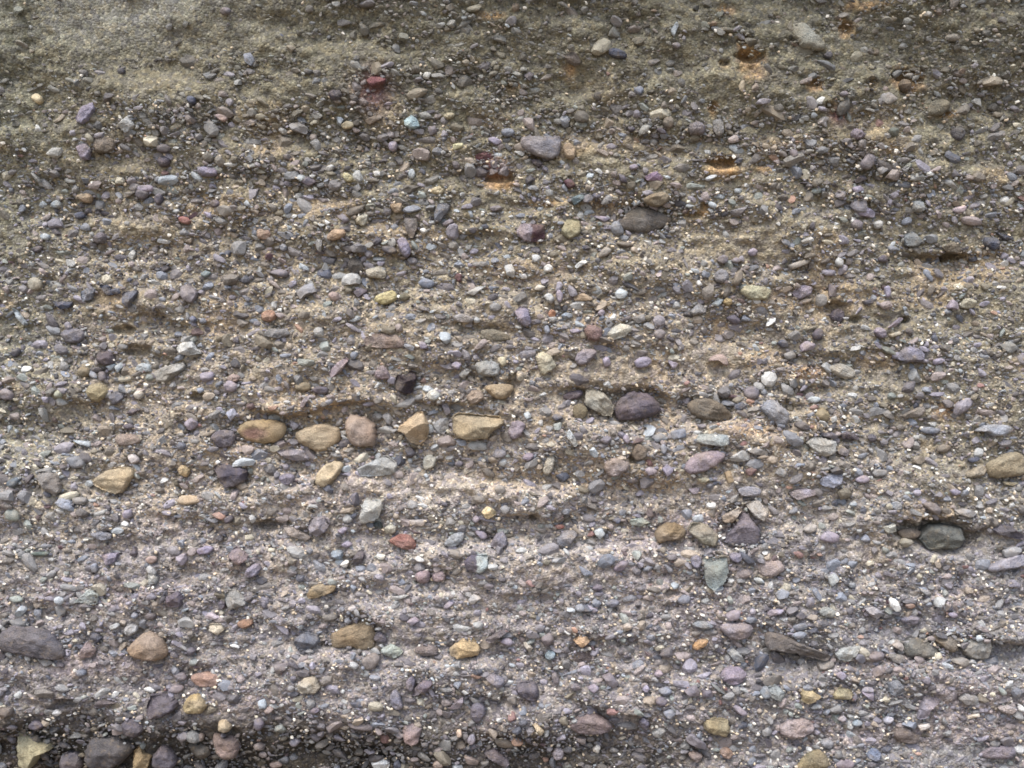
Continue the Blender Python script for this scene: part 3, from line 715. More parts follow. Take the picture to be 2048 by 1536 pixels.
32;1660,820 1720,740 1830,740 1890,790 1840,870 1740,880;146,132,152;.6;r;lilac rounded stone with a dented face, below the pinkish lilac slab
32;1730,620 1770,570 1850,650 1870,700 1780,680;174,174,168;.6;a;pale grey pointed stone between the pinkish lilac slab and the dented lilac stone
32;720,810 790,780 860,870 820,910 760,870;126,116,122;.6;a;
32;230,500 300,450 345,500 300,570 250,560;116,108,116;.6;r;
32;85,540 110,530 170,580 140,620;190,176,152;.7;a;
32;260,640 290,600 340,605 352,650 310,682 270,670;118,140,152;.8;r;round teal blue pebble, lower middle
32;1380,930 1480,870 1510,960 1420,970;124,116,124;.6;a;
32;1520,920 1590,910 1620,970 1530,980;98,90,102;.6;a;
32;1160,920 1240,890 1300,930 1220,970;B;.6;r;
32;1145,1010 1190,965 1255,1000 1220,1050 1170,1045;100,92,106;.7;r;
32;1200,1100 1270,1065 1320,1110 1260,1160;124,132,148;.6;r;
32;1010,1180 1060,1120 1110,1190 1070,1240;96,94,116;.7;r;dark indigo lumpy stone right of the large mauve brown layered cobble
32;320,1420 370,1360 420,1400 410,1470 340,1480;150,138,142;.7;r;pale mauve round pebble in the dark soil at the bottom, below the layered cobble
32;640,1400 680,1345 710,1370 690,1430;206,198,180;.7;a;
32;170,1200 190,1180 260,1250 220,1290;206,186,146;.7;a;small cream chip left of the large mauve brown layered cobble
32;-10,1300 60,1300 100,1340 60,1370 0,1360;164,126,98;.6;r;
32;1400,1430 1470,1400 1540,1440 1480,1510;150,128,118;.6;r;brownish pink stone at the bottom edge, left of a similar orange brown one
32;1660,1390 1720,1370 1780,1420 1740,1480 1670,1440;160,128,106;.6;r;orange brown rounded stone at the bottom edge below the mottled olive yellow stone
32;1390,1310 1440,1260 1560,1350 1550,1400 1420,1350;122,120,134;.5;a;
32;740,230 800,180 880,220 800,265;108,112,128;.6;r;
32;490,250 560,220 600,280 530,300;128,136,150;.6;r;
32;600,230 700,280 650,300;V;.6;a;
32;630,100 690,65 740,100 690,130;108,98,116;.6;r;
32;1320,200 1370,150 1440,170 1420,225 1350,230;120,126,142;.5;r;
32;1700,320 1760,280 1840,280 1820,350 1740,370;148,136,146;.6;r;
32;1930,20 1990,10 2030,60 1960,60;P;.6;a;
32;880,410 940,370 970,420 910,450;184,168,150;.7;r;
32;600,900 650,870 710,900 650,950;V;.6;r;
32;450,880 510,860 570,900 500,930;M;.6;r;
32;310,800 350,760 390,860 340,880;M;.5;r;
32;1130,790 1180,750 1220,790 1170,820;V;.6;r;
32;1040,910 1080,870 1110,910 1070,940;V;.6;r;
32;1590,860 1640,880 1720,960 1640,920;108,116,118;.6;a;
32;1750,1040 1800,1030 1900,1110 1840,1130;V;.5;r;
32;1980,920 2048,870 2080,980 2010,990;136,142,146;.5;r;
33;90,1240 150,1170 280,1140 380,1190 370,1260 240,1310 150,1300;168,152,152;.7;r b-50;large pale pinkish cobble with diagonal cracks, at the bottom right
33;1090,600 1110,530 1200,490 1330,540 1385,610 1330,660 1200,670 1110,640;112,110,100;.7;r d14;smooth olive grey cobble under the ledge at the lower right
33;1310,500 1400,470 1500,490 1560,540 1500,620 1430,600;126,114,96;.6;r d12;brown cobble between the smooth olive grey cobble and the pale grey one, under a ledge
33;1560,590 1620,490 1740,500 1800,530 1790,650 1700,680 1590,640;144,142,134;.7;r;pale grey cobble with a squared top, rightmost of the three under the ledge
33;950,640 1000,620 1100,640 1110,690 1020,710;130,126,120;.6;r;small grey stone at the left foot of the smooth olive grey cobble
33;540,630 600,580 750,560 720,630 650,690 570,670;162,166,162;.5;a;pale greenish grey wedge right of the long dark layered slab
33;800,650 870,610 940,620 930,670 840,690;120,112,118;.6;r;
33;1450,680 1560,650 1640,690 1580,740;146,138,126;.5;a;
33;-10,450 150,480 330,570 510,640 480,690 300,640 -10,590;106,98,92;.5;a b22;long dark layered slab slanting down to the right, at lower right
33;990,560 1050,510 1090,560 1080,610;164,152,140;.7;a;
33;770,250 840,240 930,300 880,350 810,310;160,156,160;.6;a;pale lilac angular stone at lower right, above a pale wedge and a dark slab
33;410,290 460,240 550,280 530,340 440,330;152,158,154;.5;r;pale greenish grey rounded stone straight above the long dark layered slab
33;1060,350 1160,305 1230,340 1190,400 1100,390;128,124,140;.6;r;slate lilac oval stone with a white chip, above the ledge at lower right
33;60,150 110,105 180,130 160,185 80,190;148,154,166;.7;a;
33;480,10 540,-20 580,30 510,90;P;.6;a;
33;0,270 140,270 100,310 0,330;V;.6;a;
33;0,890 60,870 140,930 110,1020 0,960;144,156,160;.5;a;pale blue green slab at lower right, left of two yellow stones
33;270,930 330,890 380,940 440,970 330,1035 280,1000;180,158,106;.6;a;bright yellow ochre stone, left one of two yellow stones at lower right
33;520,950 580,890 680,920 670,990 530,990;162,148,104;.5;a;dull olive yellow square stone, right one of two yellow stones at lower right
33;970,860 1050,830 1110,930 1020,970 980,940;130,134,142;.5;a;blue grey five-sided stone below the small grey stone under the ledge
33;750,930 850,920 850,1010 790,970;V;.5;a;
33;1200,1160 1260,960 1380,970 1390,1010 1310,1060 1280,1140;150,140,152;.4;a;lilac boomerang-shaped stone at the lower right
33;1530,990 1580,940 1690,970 1690,1030 1590,1040;138,138,138;.5;a;grey stone right of the lilac boomerang-shaped stone
33;1840,1060 1920,1030 2010,1070 1960,1110 1880,1100;166,156,154;.6;r;pale pinkish oval stone near the right edge at the bottom
33;980,1270 1030,1210 1130,1210 1230,1310 1190,1350 1060,1340;112,100,94;.5;r d6;dark brown oval stone half sunk in the face at the bottom right
33;420,1330 480,1300 540,1340 500,1395 440,1370;138,142,150;.6;r;
33;800,1440 860,1380 920,1430 890,1500 810,1470;118,130,154;.6;r;blue rounded stone at the bottom edge, right of the olive yellow one
33;230,1540 290,1440 420,1390 480,1450 500,1550 240,1555;142,126,84;.4;r;olive yellow stone cut off by the bottom edge at right
33;1690,1430 1800,1360 2000,1370 1980,1470 1750,1470;122,114,126;.6;r;flat dusky lilac stone in the bottom right corner
33;1600,1130 1690,1085 1700,1130 1600,1150;210,200,180;.7;a;
33;1200,1200 1300,1180 1290,1220 1220,1240;192,182,170;.6;a;
33;920,1160 980,1120 1020,1150 960,1200;172,172,186;.6;r;
33;1230,850 1270,815 1320,840 1290,885;D;.5;r;
33;640,60 700,50 710,90 660,100;120,130,140;.5;r;
33;1210,110 1280,110 1320,150 1270,165;136,136,136;.6;r;
33;1090,230 1160,215 1190,250 1130,270;160,126,104;.6;r;
33;670,1190 720,1150 770,1180 720,1215;140,156,166;.6;r;
33;550,1150 600,1110 640,1150 600,1175;158,150,156;.6;r;
33;540,1510 600,1460 700,1490 690,1545 560,1550;134,122,134;.4;r;
33;530,790 590,760 640,800 600,850;V;.5;r;
33;1440,310 1490,285 1530,320 1480,345;V;.5;r;"""

def muted(c, k=0.30):
    c = lin(c)
    g = float(np.dot(c, (0.3, 0.55, 0.15)))
    return c + (g - c) * k

def colour_of(s):
    return muted(PAL[s]) if s in PAL else muted(tuple(float(q) for q in s.split(",")))

catalogue = []
for line in CAT.strip().split("\n"):
    if line.startswith("#"):
        continue
    tile, poly, c, rel, flags, label = line.split(";")
    P = np.array([[float(q) for q in p.split(",")] for p in poly.split()])
    if tile != "F":
        P = P / 4.0 + np.array([int(tile[1]) * 512, int(tile[0]) * 384])
    area = 0.5 * abs(np.dot(P[:, 0], np.roll(P[:, 1], 1)) - np.dot(P[:, 1], np.roll(P[:, 0], 1)))
    catalogue.append(dict(P=P, col=c, rel=float(rel), flags=flags.split(), label=label.strip(), area=area))

# ------------------------------------------------------------------ relief of the face, in photo pixels (= mm) towards the viewer
# lips: the face is undercut just below the line and comes back out over the given fall; negative depth makes a bench instead
LIPS = [
    ([(215, 628), (320, 622), (430, 640), (560, 632), (720, 640)], 26, 75),
    ([(860, 640), (960, 648), (1070, 655)], 22, 50),
    ([(960, 408), (1100, 398), (1250, 405), (1330, 415)], 24, 60),
    ([(430, 825), (600, 815), (760, 800), (900, 805), (1040, 825)], 42, 150),
    ([(-60, 800), (110, 790), (240, 805), (380, 830)], 26, 90),
    ([(1120, 775), (1220, 770), (1330, 780), (1500, 790), (1600, 800)], 34, 85),
    ([(1500, 1270), (1640, 1300), (1760, 1325), (1850, 1275), (1990, 1285), (2120, 1300)], 40, 90),
    ([(1765, 1045), (1800, 1040), (1870, 1046), (1960, 1052)], 55, 85),
    ([(1010, 1262), (1140, 1270), (1260, 1268), (1340, 1310), (1440, 1320)], 26, 70),
    ([(1820, 505), (1890, 500), (1975, 520)], 34, 45),
    ([(-60, 1212), (60, 1205), (180, 1212), (330, 1222)], 24, 110),
    ([(1160, 672), (1250, 682), (1340, 690)], 22, 50),
    ([(540, 1245), (640, 1240), (760, 1250)], 34, 80),
    ([(180, 705), (270, 700), (360, 712)], 20, 50),
    ([(880, 455), (1000, 470), (1120, 480)], 14, 45),
    ([(1300, 1075), (1420, 1055), (1500, 1015), (1540, 1070)], 26, 60),
    ([(940, 1390), (1060, 1400), (1180, 1405), (1300, 1440)], 26, 110),
    ([(1480, 710), (1600, 700), (1720, 715)], 16, 45),
    ([(1560, 560), (1700, 575), (1840, 570)], 14, 40),
    ([(560, 520), (660, 510), (760, 500), (860, 510)], 14, 45),
    ([(470, 460), (360, 470), (540, 480), (640, 490)], 12, 40),
    ([(1540, 760), (1700, 770), (1840, 800)], 14, 45),
    ([(1000, 930), (1100, 945), (1220, 960), (1340, 955)], 12, 45),
    ([(1010, 1030), (1060, 1022), (1120, 1035)], 22, 45),
    ([(700, 1065), (800, 1055), (900, 1065)], 24, 55),
    ([(500, 1040), (560, 1035), (640, 1050)], 22, 60),
    ([(1560, 880), (1680, 870), (1760, 880)], 14, 40),
    ([(230, 1010), (420, 1030), (560, 1035)], 12, 40),
]
BENCHES = [   # (line, depth, rise, fall): below the line the face steps out
    ([(440, 962), (560, 968), (700, 968), (860, 962), (1000, 968), (1130, 985)], 30, 16, 190),
    ([(760, 1096), (900, 1098), (1060, 1092), (1200, 1098), (1330, 1095), (1460, 1108)], 20, 14, 120),
    ([(1130, 845), (1280, 850), (1440, 848), (1600, 862)], 20, 14, 140),
    ([(-60, 985), (120, 1000), (300, 992), (460, 985)], 14, 18, 120),
    ([(560, 1310), (700, 1312), (860, 1320), (1000, 1318)], 16, 14, 90),
    ([(1280, 1345), (1500, 1350), (1750, 1340), (2100, 1345)], 18, 20, 150),
]
HOLES = [     # sockets left by fallen pebbles: x, y, half width, half height, depth
    (1868, 1074, 84, 34, 30), (1486, 133, 24, 13, 26), (1473, 104, 11, 10, 16), (1437, 146, 10, 6, 12), (1440, 333, 30, 13, 24), (1512, 336, 16, 7, 12),
    (1794, 168, 27, 12, 24), (1672, 78, 16, 11, 18), (1610, 184, 16, 8, 16), (1024, 182, 10, 8, 14), (1000, 360, 30, 11, 16),
    (1719, 186, 9, 8, 14), (1876, 236, 14, 5, 9), (1640, 228, 10, 6, 14), (1908, 511, 26, 9, 40), (1417, 226, 9, 9, 18),
    (1408, 416, 9, 9, 10), 
    (1675, 614, 22, 10, 20), (1070, 1036, 13, 8, 20), (1345, 1190, 16, 9, 18), 
    (248, 660, 22, 9, 18), (275, 700, 26, 11, 18), (395, 795, 14, 10, 20), (530, 1052, 26, 12, 24), (1265, 920, 10, 8, 20),
    (210, 1068, 16, 6, 14), (130, 1410, 22, 12, 30), (645, 1296, 14, 6, 20), (1705, 1412, 14, 10, 18), (1812, 640, 9, 7, 22),
    (1709, 640, 12, 7, 20), (1385, 432, 20, 6, 12), (1025, 770, 12, 20, 18),
]

def face(x, y, fine=True):
    """Relief at photo pixel x, y; small-scale roughness only if fine."""
    x = np.asarray(x, float); y = np.asarray(y, float)
    h = 16 * vnoise(x, y, 520, 260, 1) + 10 * vnoise(x + 90, y - 0.12 * x, 190, 95, 2) + 8 * vnoise(x, y + 31 - 0.1 * x, 95, 50, 3)
    h += 3 * vnoise(x, y - 0.15 * x, 110, 32, 4) + 4 * vnoise(x, y, 48, 36, 7)
    wob = 9 * vnoise(x, y * 0.2, 52, 200, 5) + 5 * vnoise(x, y * 0.4, 19, 60, 6)
    for pts, dep, fall in LIPS:
        q = np.array(sorted(pts))
        sel = (x > q[0, 0] - 90) & (x < q[-1, 0] + 90) & (y > q[:, 1].min() - 80) & (y < q[:, 1].max() + fall + 60)
        if not np.any(sel):
            continue
        xs = x[sel]
        d = y[sel] - np.interp(xs, q[:, 0], q[:, 1]) - wob[sel]
        amp = 0.66 * dep * np.clip(0.62 + 0.9 * vnoise(xs, xs * 0 + q[0, 1], 80, 50, 14), 0.0, 1.3) * sstep(q[0, 0] - 45, q[0, 0] + 45, xs) * (1 - sstep(q[-1, 0] - 45, q[-1, 0] + 45, xs))
        under = np.where(d > 0, sstep(0, 14, d) * (1 - sstep(0, fall, d)), 0)
        over = np.where(d <= 0, 1 - sstep(0, 55, -d), 0) * 0.32 + np.where(d > 0, (1 - sstep(0, 14, d)), 0) * 0.32
        h[sel] += amp * (over - under)
    for pts, dep, rise, fall in BENCHES:
        q = np.array(pts, float)
        sel = (x > q[0, 0] - 90) & (x < q[-1, 0] + 90) & (y > q[:, 1].min() - 120) & (y < q[:, 1].max() + fall + 60)
        if not np.any(sel):
            continue
        xs = x[sel]
        d = y[sel] - np.interp(xs, q[:, 0], q[:, 1]) - 0.9 * wob[sel] - 10 * vnoise(xs, y[sel], 90, 60, 17)
        amp = 0.8 * dep * np.clip(0.8 + 0.75 * vnoise(xs, xs * 0 + q[0, 1], 130, 50, 15), 0.1, 1.25) * sstep(q[0, 0] - 60, q[0, 0] + 60, xs) * (1 - sstep(q[-1, 0] - 60, q[-1, 0] + 60, xs))
        h[sel] += amp * (sstep(-rise, rise, d) * (1 - sstep(rise, fall, d)) - 0.3 * (1 - sstep(0, 80, -d)) * (d < 0))
    # the foot is undercut at lower left
    u = sstep(1400, 1570, y + 14 * vnoise(x, y * 0, 130, 50, 8)) * (1 - sstep(640, 1180, x))
    h -= 82 * u * (0.85 + 0.3 * vnoise(x, y, 90, 60, 9))
    h -= 45 * sstep(1440, 1536, y) * sstep(880, 1100, x) * (1 - sstep(1250, 1500, x))
    # the smooth upper left and the top's lean and unseen brow, added for shade
    h += 120 * sstep(620, -300, y) + 100 * sstep(-60, -420, y + 50 * vnoise(x, y, 300, 200, 16)) - 500 * sstep(-700, -1250, y)
    if fine:
        s = 1 - 0.7 * np.exp(-(((x - 270) / 230) ** 2 + ((y - 30) / 110) ** 2))
        h += s * (4.6 * vnoise(x, y, 26, 16, 11) + 2.4 * vnoise(x, y, 11, 8, 12) + 1.1 * vnoise(x, y, 5.5, 4.5, 13))
        for hx, hy, a, b, dep in HOLES:
            sel = (abs(x - hx) < 2.2 * a) & (abs(y - hy) < 2.4 * b)
            if np.any(sel):
                t = ((x[sel] - hx) / a) ** 2 + ((y[sel] - hy) / b) ** 2
                ang = 0.45 * vnoise(x[sel], y[sel], 14, 11, 21) + 0.25 * vnoise(x[sel], y[sel], 6, 5, 22)
                # steep roof, shallow floor
                skew = np.clip(0.5 - 0.45 * (y[sel] - hy) / b, 0.12, 1.0)
                h[sel] -= 1.5 * dep * np.clip(1.3 - t - ang, 0, 1) ** 0.6 * (0.45 + 0.55 * skew)
    return h

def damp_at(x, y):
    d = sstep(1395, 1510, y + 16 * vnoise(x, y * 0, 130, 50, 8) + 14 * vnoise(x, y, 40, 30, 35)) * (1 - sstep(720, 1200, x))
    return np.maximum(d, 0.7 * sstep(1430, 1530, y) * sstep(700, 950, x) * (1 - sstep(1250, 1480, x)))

def tint(x, y):
    """Sand colour (silt, iron stain, damp soil) with lens falloff and cast painted in, linear."""
    x = np.asarray(x, float); y = np.asarray(y, float)
    ys = [-400, 0, 200, 420, 700, 960, 1120, 1300, 1420, 1700]  # dark olive top to mauve foot is partly lens falloff and cast, painted in
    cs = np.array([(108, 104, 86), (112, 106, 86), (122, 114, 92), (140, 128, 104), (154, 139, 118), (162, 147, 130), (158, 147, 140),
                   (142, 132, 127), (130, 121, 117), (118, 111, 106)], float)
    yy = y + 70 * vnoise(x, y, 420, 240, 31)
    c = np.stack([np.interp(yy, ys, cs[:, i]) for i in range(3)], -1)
    def blend(col, w):
        return c + (np.array(col, float) - c) * w[..., None]
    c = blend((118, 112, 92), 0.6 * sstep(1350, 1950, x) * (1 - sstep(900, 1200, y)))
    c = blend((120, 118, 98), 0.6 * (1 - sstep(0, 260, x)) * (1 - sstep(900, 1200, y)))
    c = blend((126, 123, 124), 0.6 * sstep(1300, 1900, x) * sstep(950, 1250, y))
    n = vnoise(x, y, 110, 60, 32)
    c = blend((176, 146, 108), 0.45 * sstep(0.35, 0.8, n) * sstep(120, 320, y) * (1 - sstep(1000, 1250, y)))
    c = blend((166, 146, 142), 0.5 * sstep(0.2, 0.8, vnoise(x, y, 160, 70, 33)) * sstep(850, 1050, y))
    c = blend((150, 145, 128), 0.9 * np.exp(-(((x - 270) / 210) ** 2 + ((y - 20) / 95) ** 4)))
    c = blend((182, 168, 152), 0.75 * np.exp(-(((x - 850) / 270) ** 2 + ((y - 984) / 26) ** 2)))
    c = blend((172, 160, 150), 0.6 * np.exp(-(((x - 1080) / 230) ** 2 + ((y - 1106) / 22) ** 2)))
    st = np.exp(-(((x - 70) / 26) ** 2 + ((y - 90) / 70) ** 2)) * sstep(-0.5, 0.3, vnoise(x, y, 18, 26, 34))
    c = blend((78, 76, 58), 0.8 * st)
    for hx, hy, a, b, dep in HOLES:
        if hy < 460:
            t = ((x - hx) / (a * 1.25)) ** 2 + ((y - hy - b * 0.5) / (b * 1.9)) ** 2
            c = blend((170, 134, 86), (0.8 if dep > 15 else 0.35) * np.clip(1.35 - t + 0.5 * vnoise(x, y, 13, 9, 36), 0, 1))
    for hx, hy, a, b in ((752, 195, 34, 34), (985, 340, 30, 18), (1660, 245, 18, 16)):
        c = blend((150, 98, 98), 0.75 * np.exp(-(((x - hx) / a) ** 2 + ((y - hy) / b) ** 2)))
    for hx, hy, a, b in ((1490, 168, 26, 14), (1440, 352, 30, 12), (1138, 155, 14, 18), (1700, 40, 46, 12), (1610, 196, 14, 8), (1800, 190, 26, 10), (1880, 238, 18, 7),
                         (1408, 420, 10, 12), (1030, 186, 14, 7), (985, 58, 24, 8), (1880, 25, 30, 10), (1765, 305, 10, 9), (1520, 345, 20, 8), (1000, 372, 30, 9), (1440, 48, 18, 8), (1090, 408, 40, 8)):
        g = np.exp(-(((x - hx) / a) ** 2 + ((y - hy) / b) ** 2))
        c = blend((180, 138, 86), 0.65 * np.clip(g * (1.2 + 0.9 * vnoise(x, y, 12, 8, 37)) - 0.1, 0, 1))
    c = blend((192, 142, 90), 0.7 * np.exp(-(((x - 1620) / 40) ** 2 + ((y - 745) / 14) ** 2)))
    c = blend((190, 145, 98), 0.55 * np.exp(-(((x - 1510) / 60) ** 2 + ((y - 858) / 14) ** 2)))
    c = blend((190, 140, 92), 0.65 * np.exp(-(((x - 1895) / 26) ** 2 + ((y - 822) / 16) ** 2)))
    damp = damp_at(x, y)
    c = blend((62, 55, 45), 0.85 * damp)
    c = lin(c)
    g = (c @ np.array((0.3, 0.55, 0.15)))[..., None]
    return 0.98 * (c + (g - c) * 0.22) * np.array((0.95, 1.0, 1.02))

# grid of the face (photo pixels); finer where the photograph looks
xs = np.concatenate([[-40000, -20000, -11000, -7000, -5000, -4000, -3300, -2800, -2400, -2050, -1800, -1600], np.arange(-1400, -60, 26), np.arange(-60, 2110, 3.2), np.arange(2110, 3450, 26), [3650, 3850, 4100, 4450, 4900, 5400, 6100, 7100, 9000, 13000, 22000, 42000]])
ys = np.concatenate([np.arange(-1250, -60, 24), np.arange(-60, 1600, 3.2), [1604, 1640, 1700]])
GX, GY = np.meshgrid(xs, ys)
H = face(GX, GY)

# every catalogued stone sits in a socket of its own
seat_mask_shape = (1700, 2200)            # occupancy map, 2200 x 1700 px from (-60, -60)
occ = np.zeros(seat_mask_shape, bool)

for hx, hy, a, b, dep in HOLES:            # empty sockets keep clear of gravel
    yy, xx = np.mgrid[int(hy - b) + 60:int(hy + 1.2 * b) + 61, int(hx - a) + 60:int(hx + a) + 61]
    ok = (yy >= 0) & (yy < occ.shape[0]) & (xx >= 0) & (xx < occ.shape[1])
    m = (((xx - 60 - hx) / a) ** 2 + ((yy - 60 - hy) / (1.2 * b)) ** 2 < 1) & ok
    occ[yy[m], xx[m]] = True

def inside(P, X, Y):
    r = np.zeros(X.shape, bool)
    n = len(P)
    for i in range(n):
        x1, y1 = P[i]; x2, y2 = P[(i + 1) % n]
        cr = ((y1 > Y) != (y2 > Y)) & (X < (x2 - x1) * (Y - y1) / (y2 - y1 + 1e-9) + x1)
        r ^= cr
    return r

ix0 = np.searchsorted(xs, -60); iy0 = np.searchsorted(ys, -60)
for s in catalogue:
    P = s["P"]
    lo, hi = P.min(0), P.max(0)
    s["c"] = (lo + hi) / 2
    s["half"] = (hi - lo) / 2
    # seat depth: the coarse face averaged over the stone
    q = face(np.array([s["c"][0], lo[0], hi[0], s["c"][0], s["c"][0]]), np.array([s["c"][1], s["c"][1], s["c"][1], lo[1], hi[1]]), False)
    back = [f for f in s["flags"] if f[0] == "d"]
    s["seat"] = float(np.mean(q)) - (float(back[0][1:]) if back else 0.0)
    X, Y = np.meshgrid(np.arange(int(lo[0]) - 3, int(hi[0]) + 4), np.arange(int(lo[1]) - 3, int(hi[1]) + 4))
    ok = (X >= -60) & (X < 2140) & (Y >= -60) & (Y < 1640)
    m = inside(s["c"] + (P - s["c"]) * (1 - min(0.3, 5.0 / max(6.0, s["half"].min()))), X, Y) & ok
    occ[Y[m] + 60, X[m] + 60] = True
    # socket, with a skirt a little lower than the sand round it
    a, b = s["half"] + 5
    j0, j1 = np.searchsorted(xs, [s["c"][0] - a * 1.5, s["c"][0] + a * 1.5])
    i0, i1 = np.searchsorted(ys, [s["c"][1] - b * 1.5, s["c"][1] + b * 1.5])
    sx, sy = GX[i0:i1, j0:j1], GY[i0:i1, j0:j1]
    t = ((sx - s["c"][0]) / a) ** 2 + ((sy - s["c"][1]) / b) ** 2
    w = np.clip(1.6 - t, 0, 1)
    H[i0:i1, j0:j1] = H[i0:i1, j0:j1] * (1 - w) + w * (np.minimum(H[i0:i1, j0:j1], s["seat"] + 4) - (6 if s["area"] > 2500 else 2))

WX, WZ = px2w(GX, GY)
V = np.stack([WX, -H / 1000.0, WZ], -1).reshape(-1, 3)
ny, nx = GX.shape
idx = np.arange(ny * nx).reshape(ny, nx)
quads = np.stack([idx[:-1, :-1], idx[1:, :-1], idx[1:, 1:], idx[:-1, 1:]], -1).reshape(-1)
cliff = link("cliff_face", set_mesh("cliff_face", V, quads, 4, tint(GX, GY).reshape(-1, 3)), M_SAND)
cliff["kind"] = "structure"
cliff["label"] = "bedded gravel cliff of cemented sand and pebbles"

# ground at the foot and the slope above the cliff
def ground_sheet(name, y0, y1, z0, z1, n, seed, col):
    gx = np.concatenate([[-60, -20, -8], np.linspace(-4, 4, n), [8, 20, 60]])
    t = np.linspace(0, 1, n) ** 2.5
    X, T = np.meshgrid(gx, t)
    Yw = y0 + (y1 - y0) * T
    Z = z0 + (z1 - z0) * T + 0.012 * vnoise(X, Yw, 0.3, 0.3, seed) + 0.02 * vnoise(X, Yw, 1.1, 1.1, seed + 1)
    v = np.stack([X, Yw, Z], -1).reshape(-1, 3)
    id_ = np.arange(v.shape[0]).reshape(X.shape)
    f = np.stack([id_[:-1, :-1], id_[:-1, 1:], id_[1:, 1:], id_[1:, :-1]], -1).reshape(-1)
    if y1 < y0:
        f = f.reshape(-1, 4)[:, ::-1].reshape(-1)
    o = link(name, set_mesh(name, v, f, 4, np.tile(lin(col), (len(v), 1))), M_SAND)
    o["kind"] = "structure"
    return o

ground_sheet("ground", 0.3, -120.0, 0.13, 0.0, 60, 51, (118, 106, 92))
ground_sheet("hillside", 0.15, 100.0, 2.97, 26.0, 60, 61, (112, 108, 74))

# ------------------------------------------------------------------ stones
def chaikin(P, k, a=0.84):
    for _ in range(k):
        Q = np.roll(P, -1, 0)
        P = np.stack([P * a + Q * (1 - a), P * (1 - a) + Q * a], 1).reshape(-1, 2)
        a = 0.75
    return P

def resample(P, n):
    Q = np.vstack([P, P[:1]])
    d = np.r_[0, np.cumsum(np.hypot(*np.diff(Q, axis=0).T))]
    t = np.linspace(0, d[-1], n, endpoint=False)
    return np.stack([np.interp(t, d, Q[:, 0]), np.interp(t, d, Q[:, 1])], -1)

RING = np.array([1.0, 0.97, 0.91, 0.83, 0.73, 0.62, 0.5, 0.38, 0.26, 0.13])

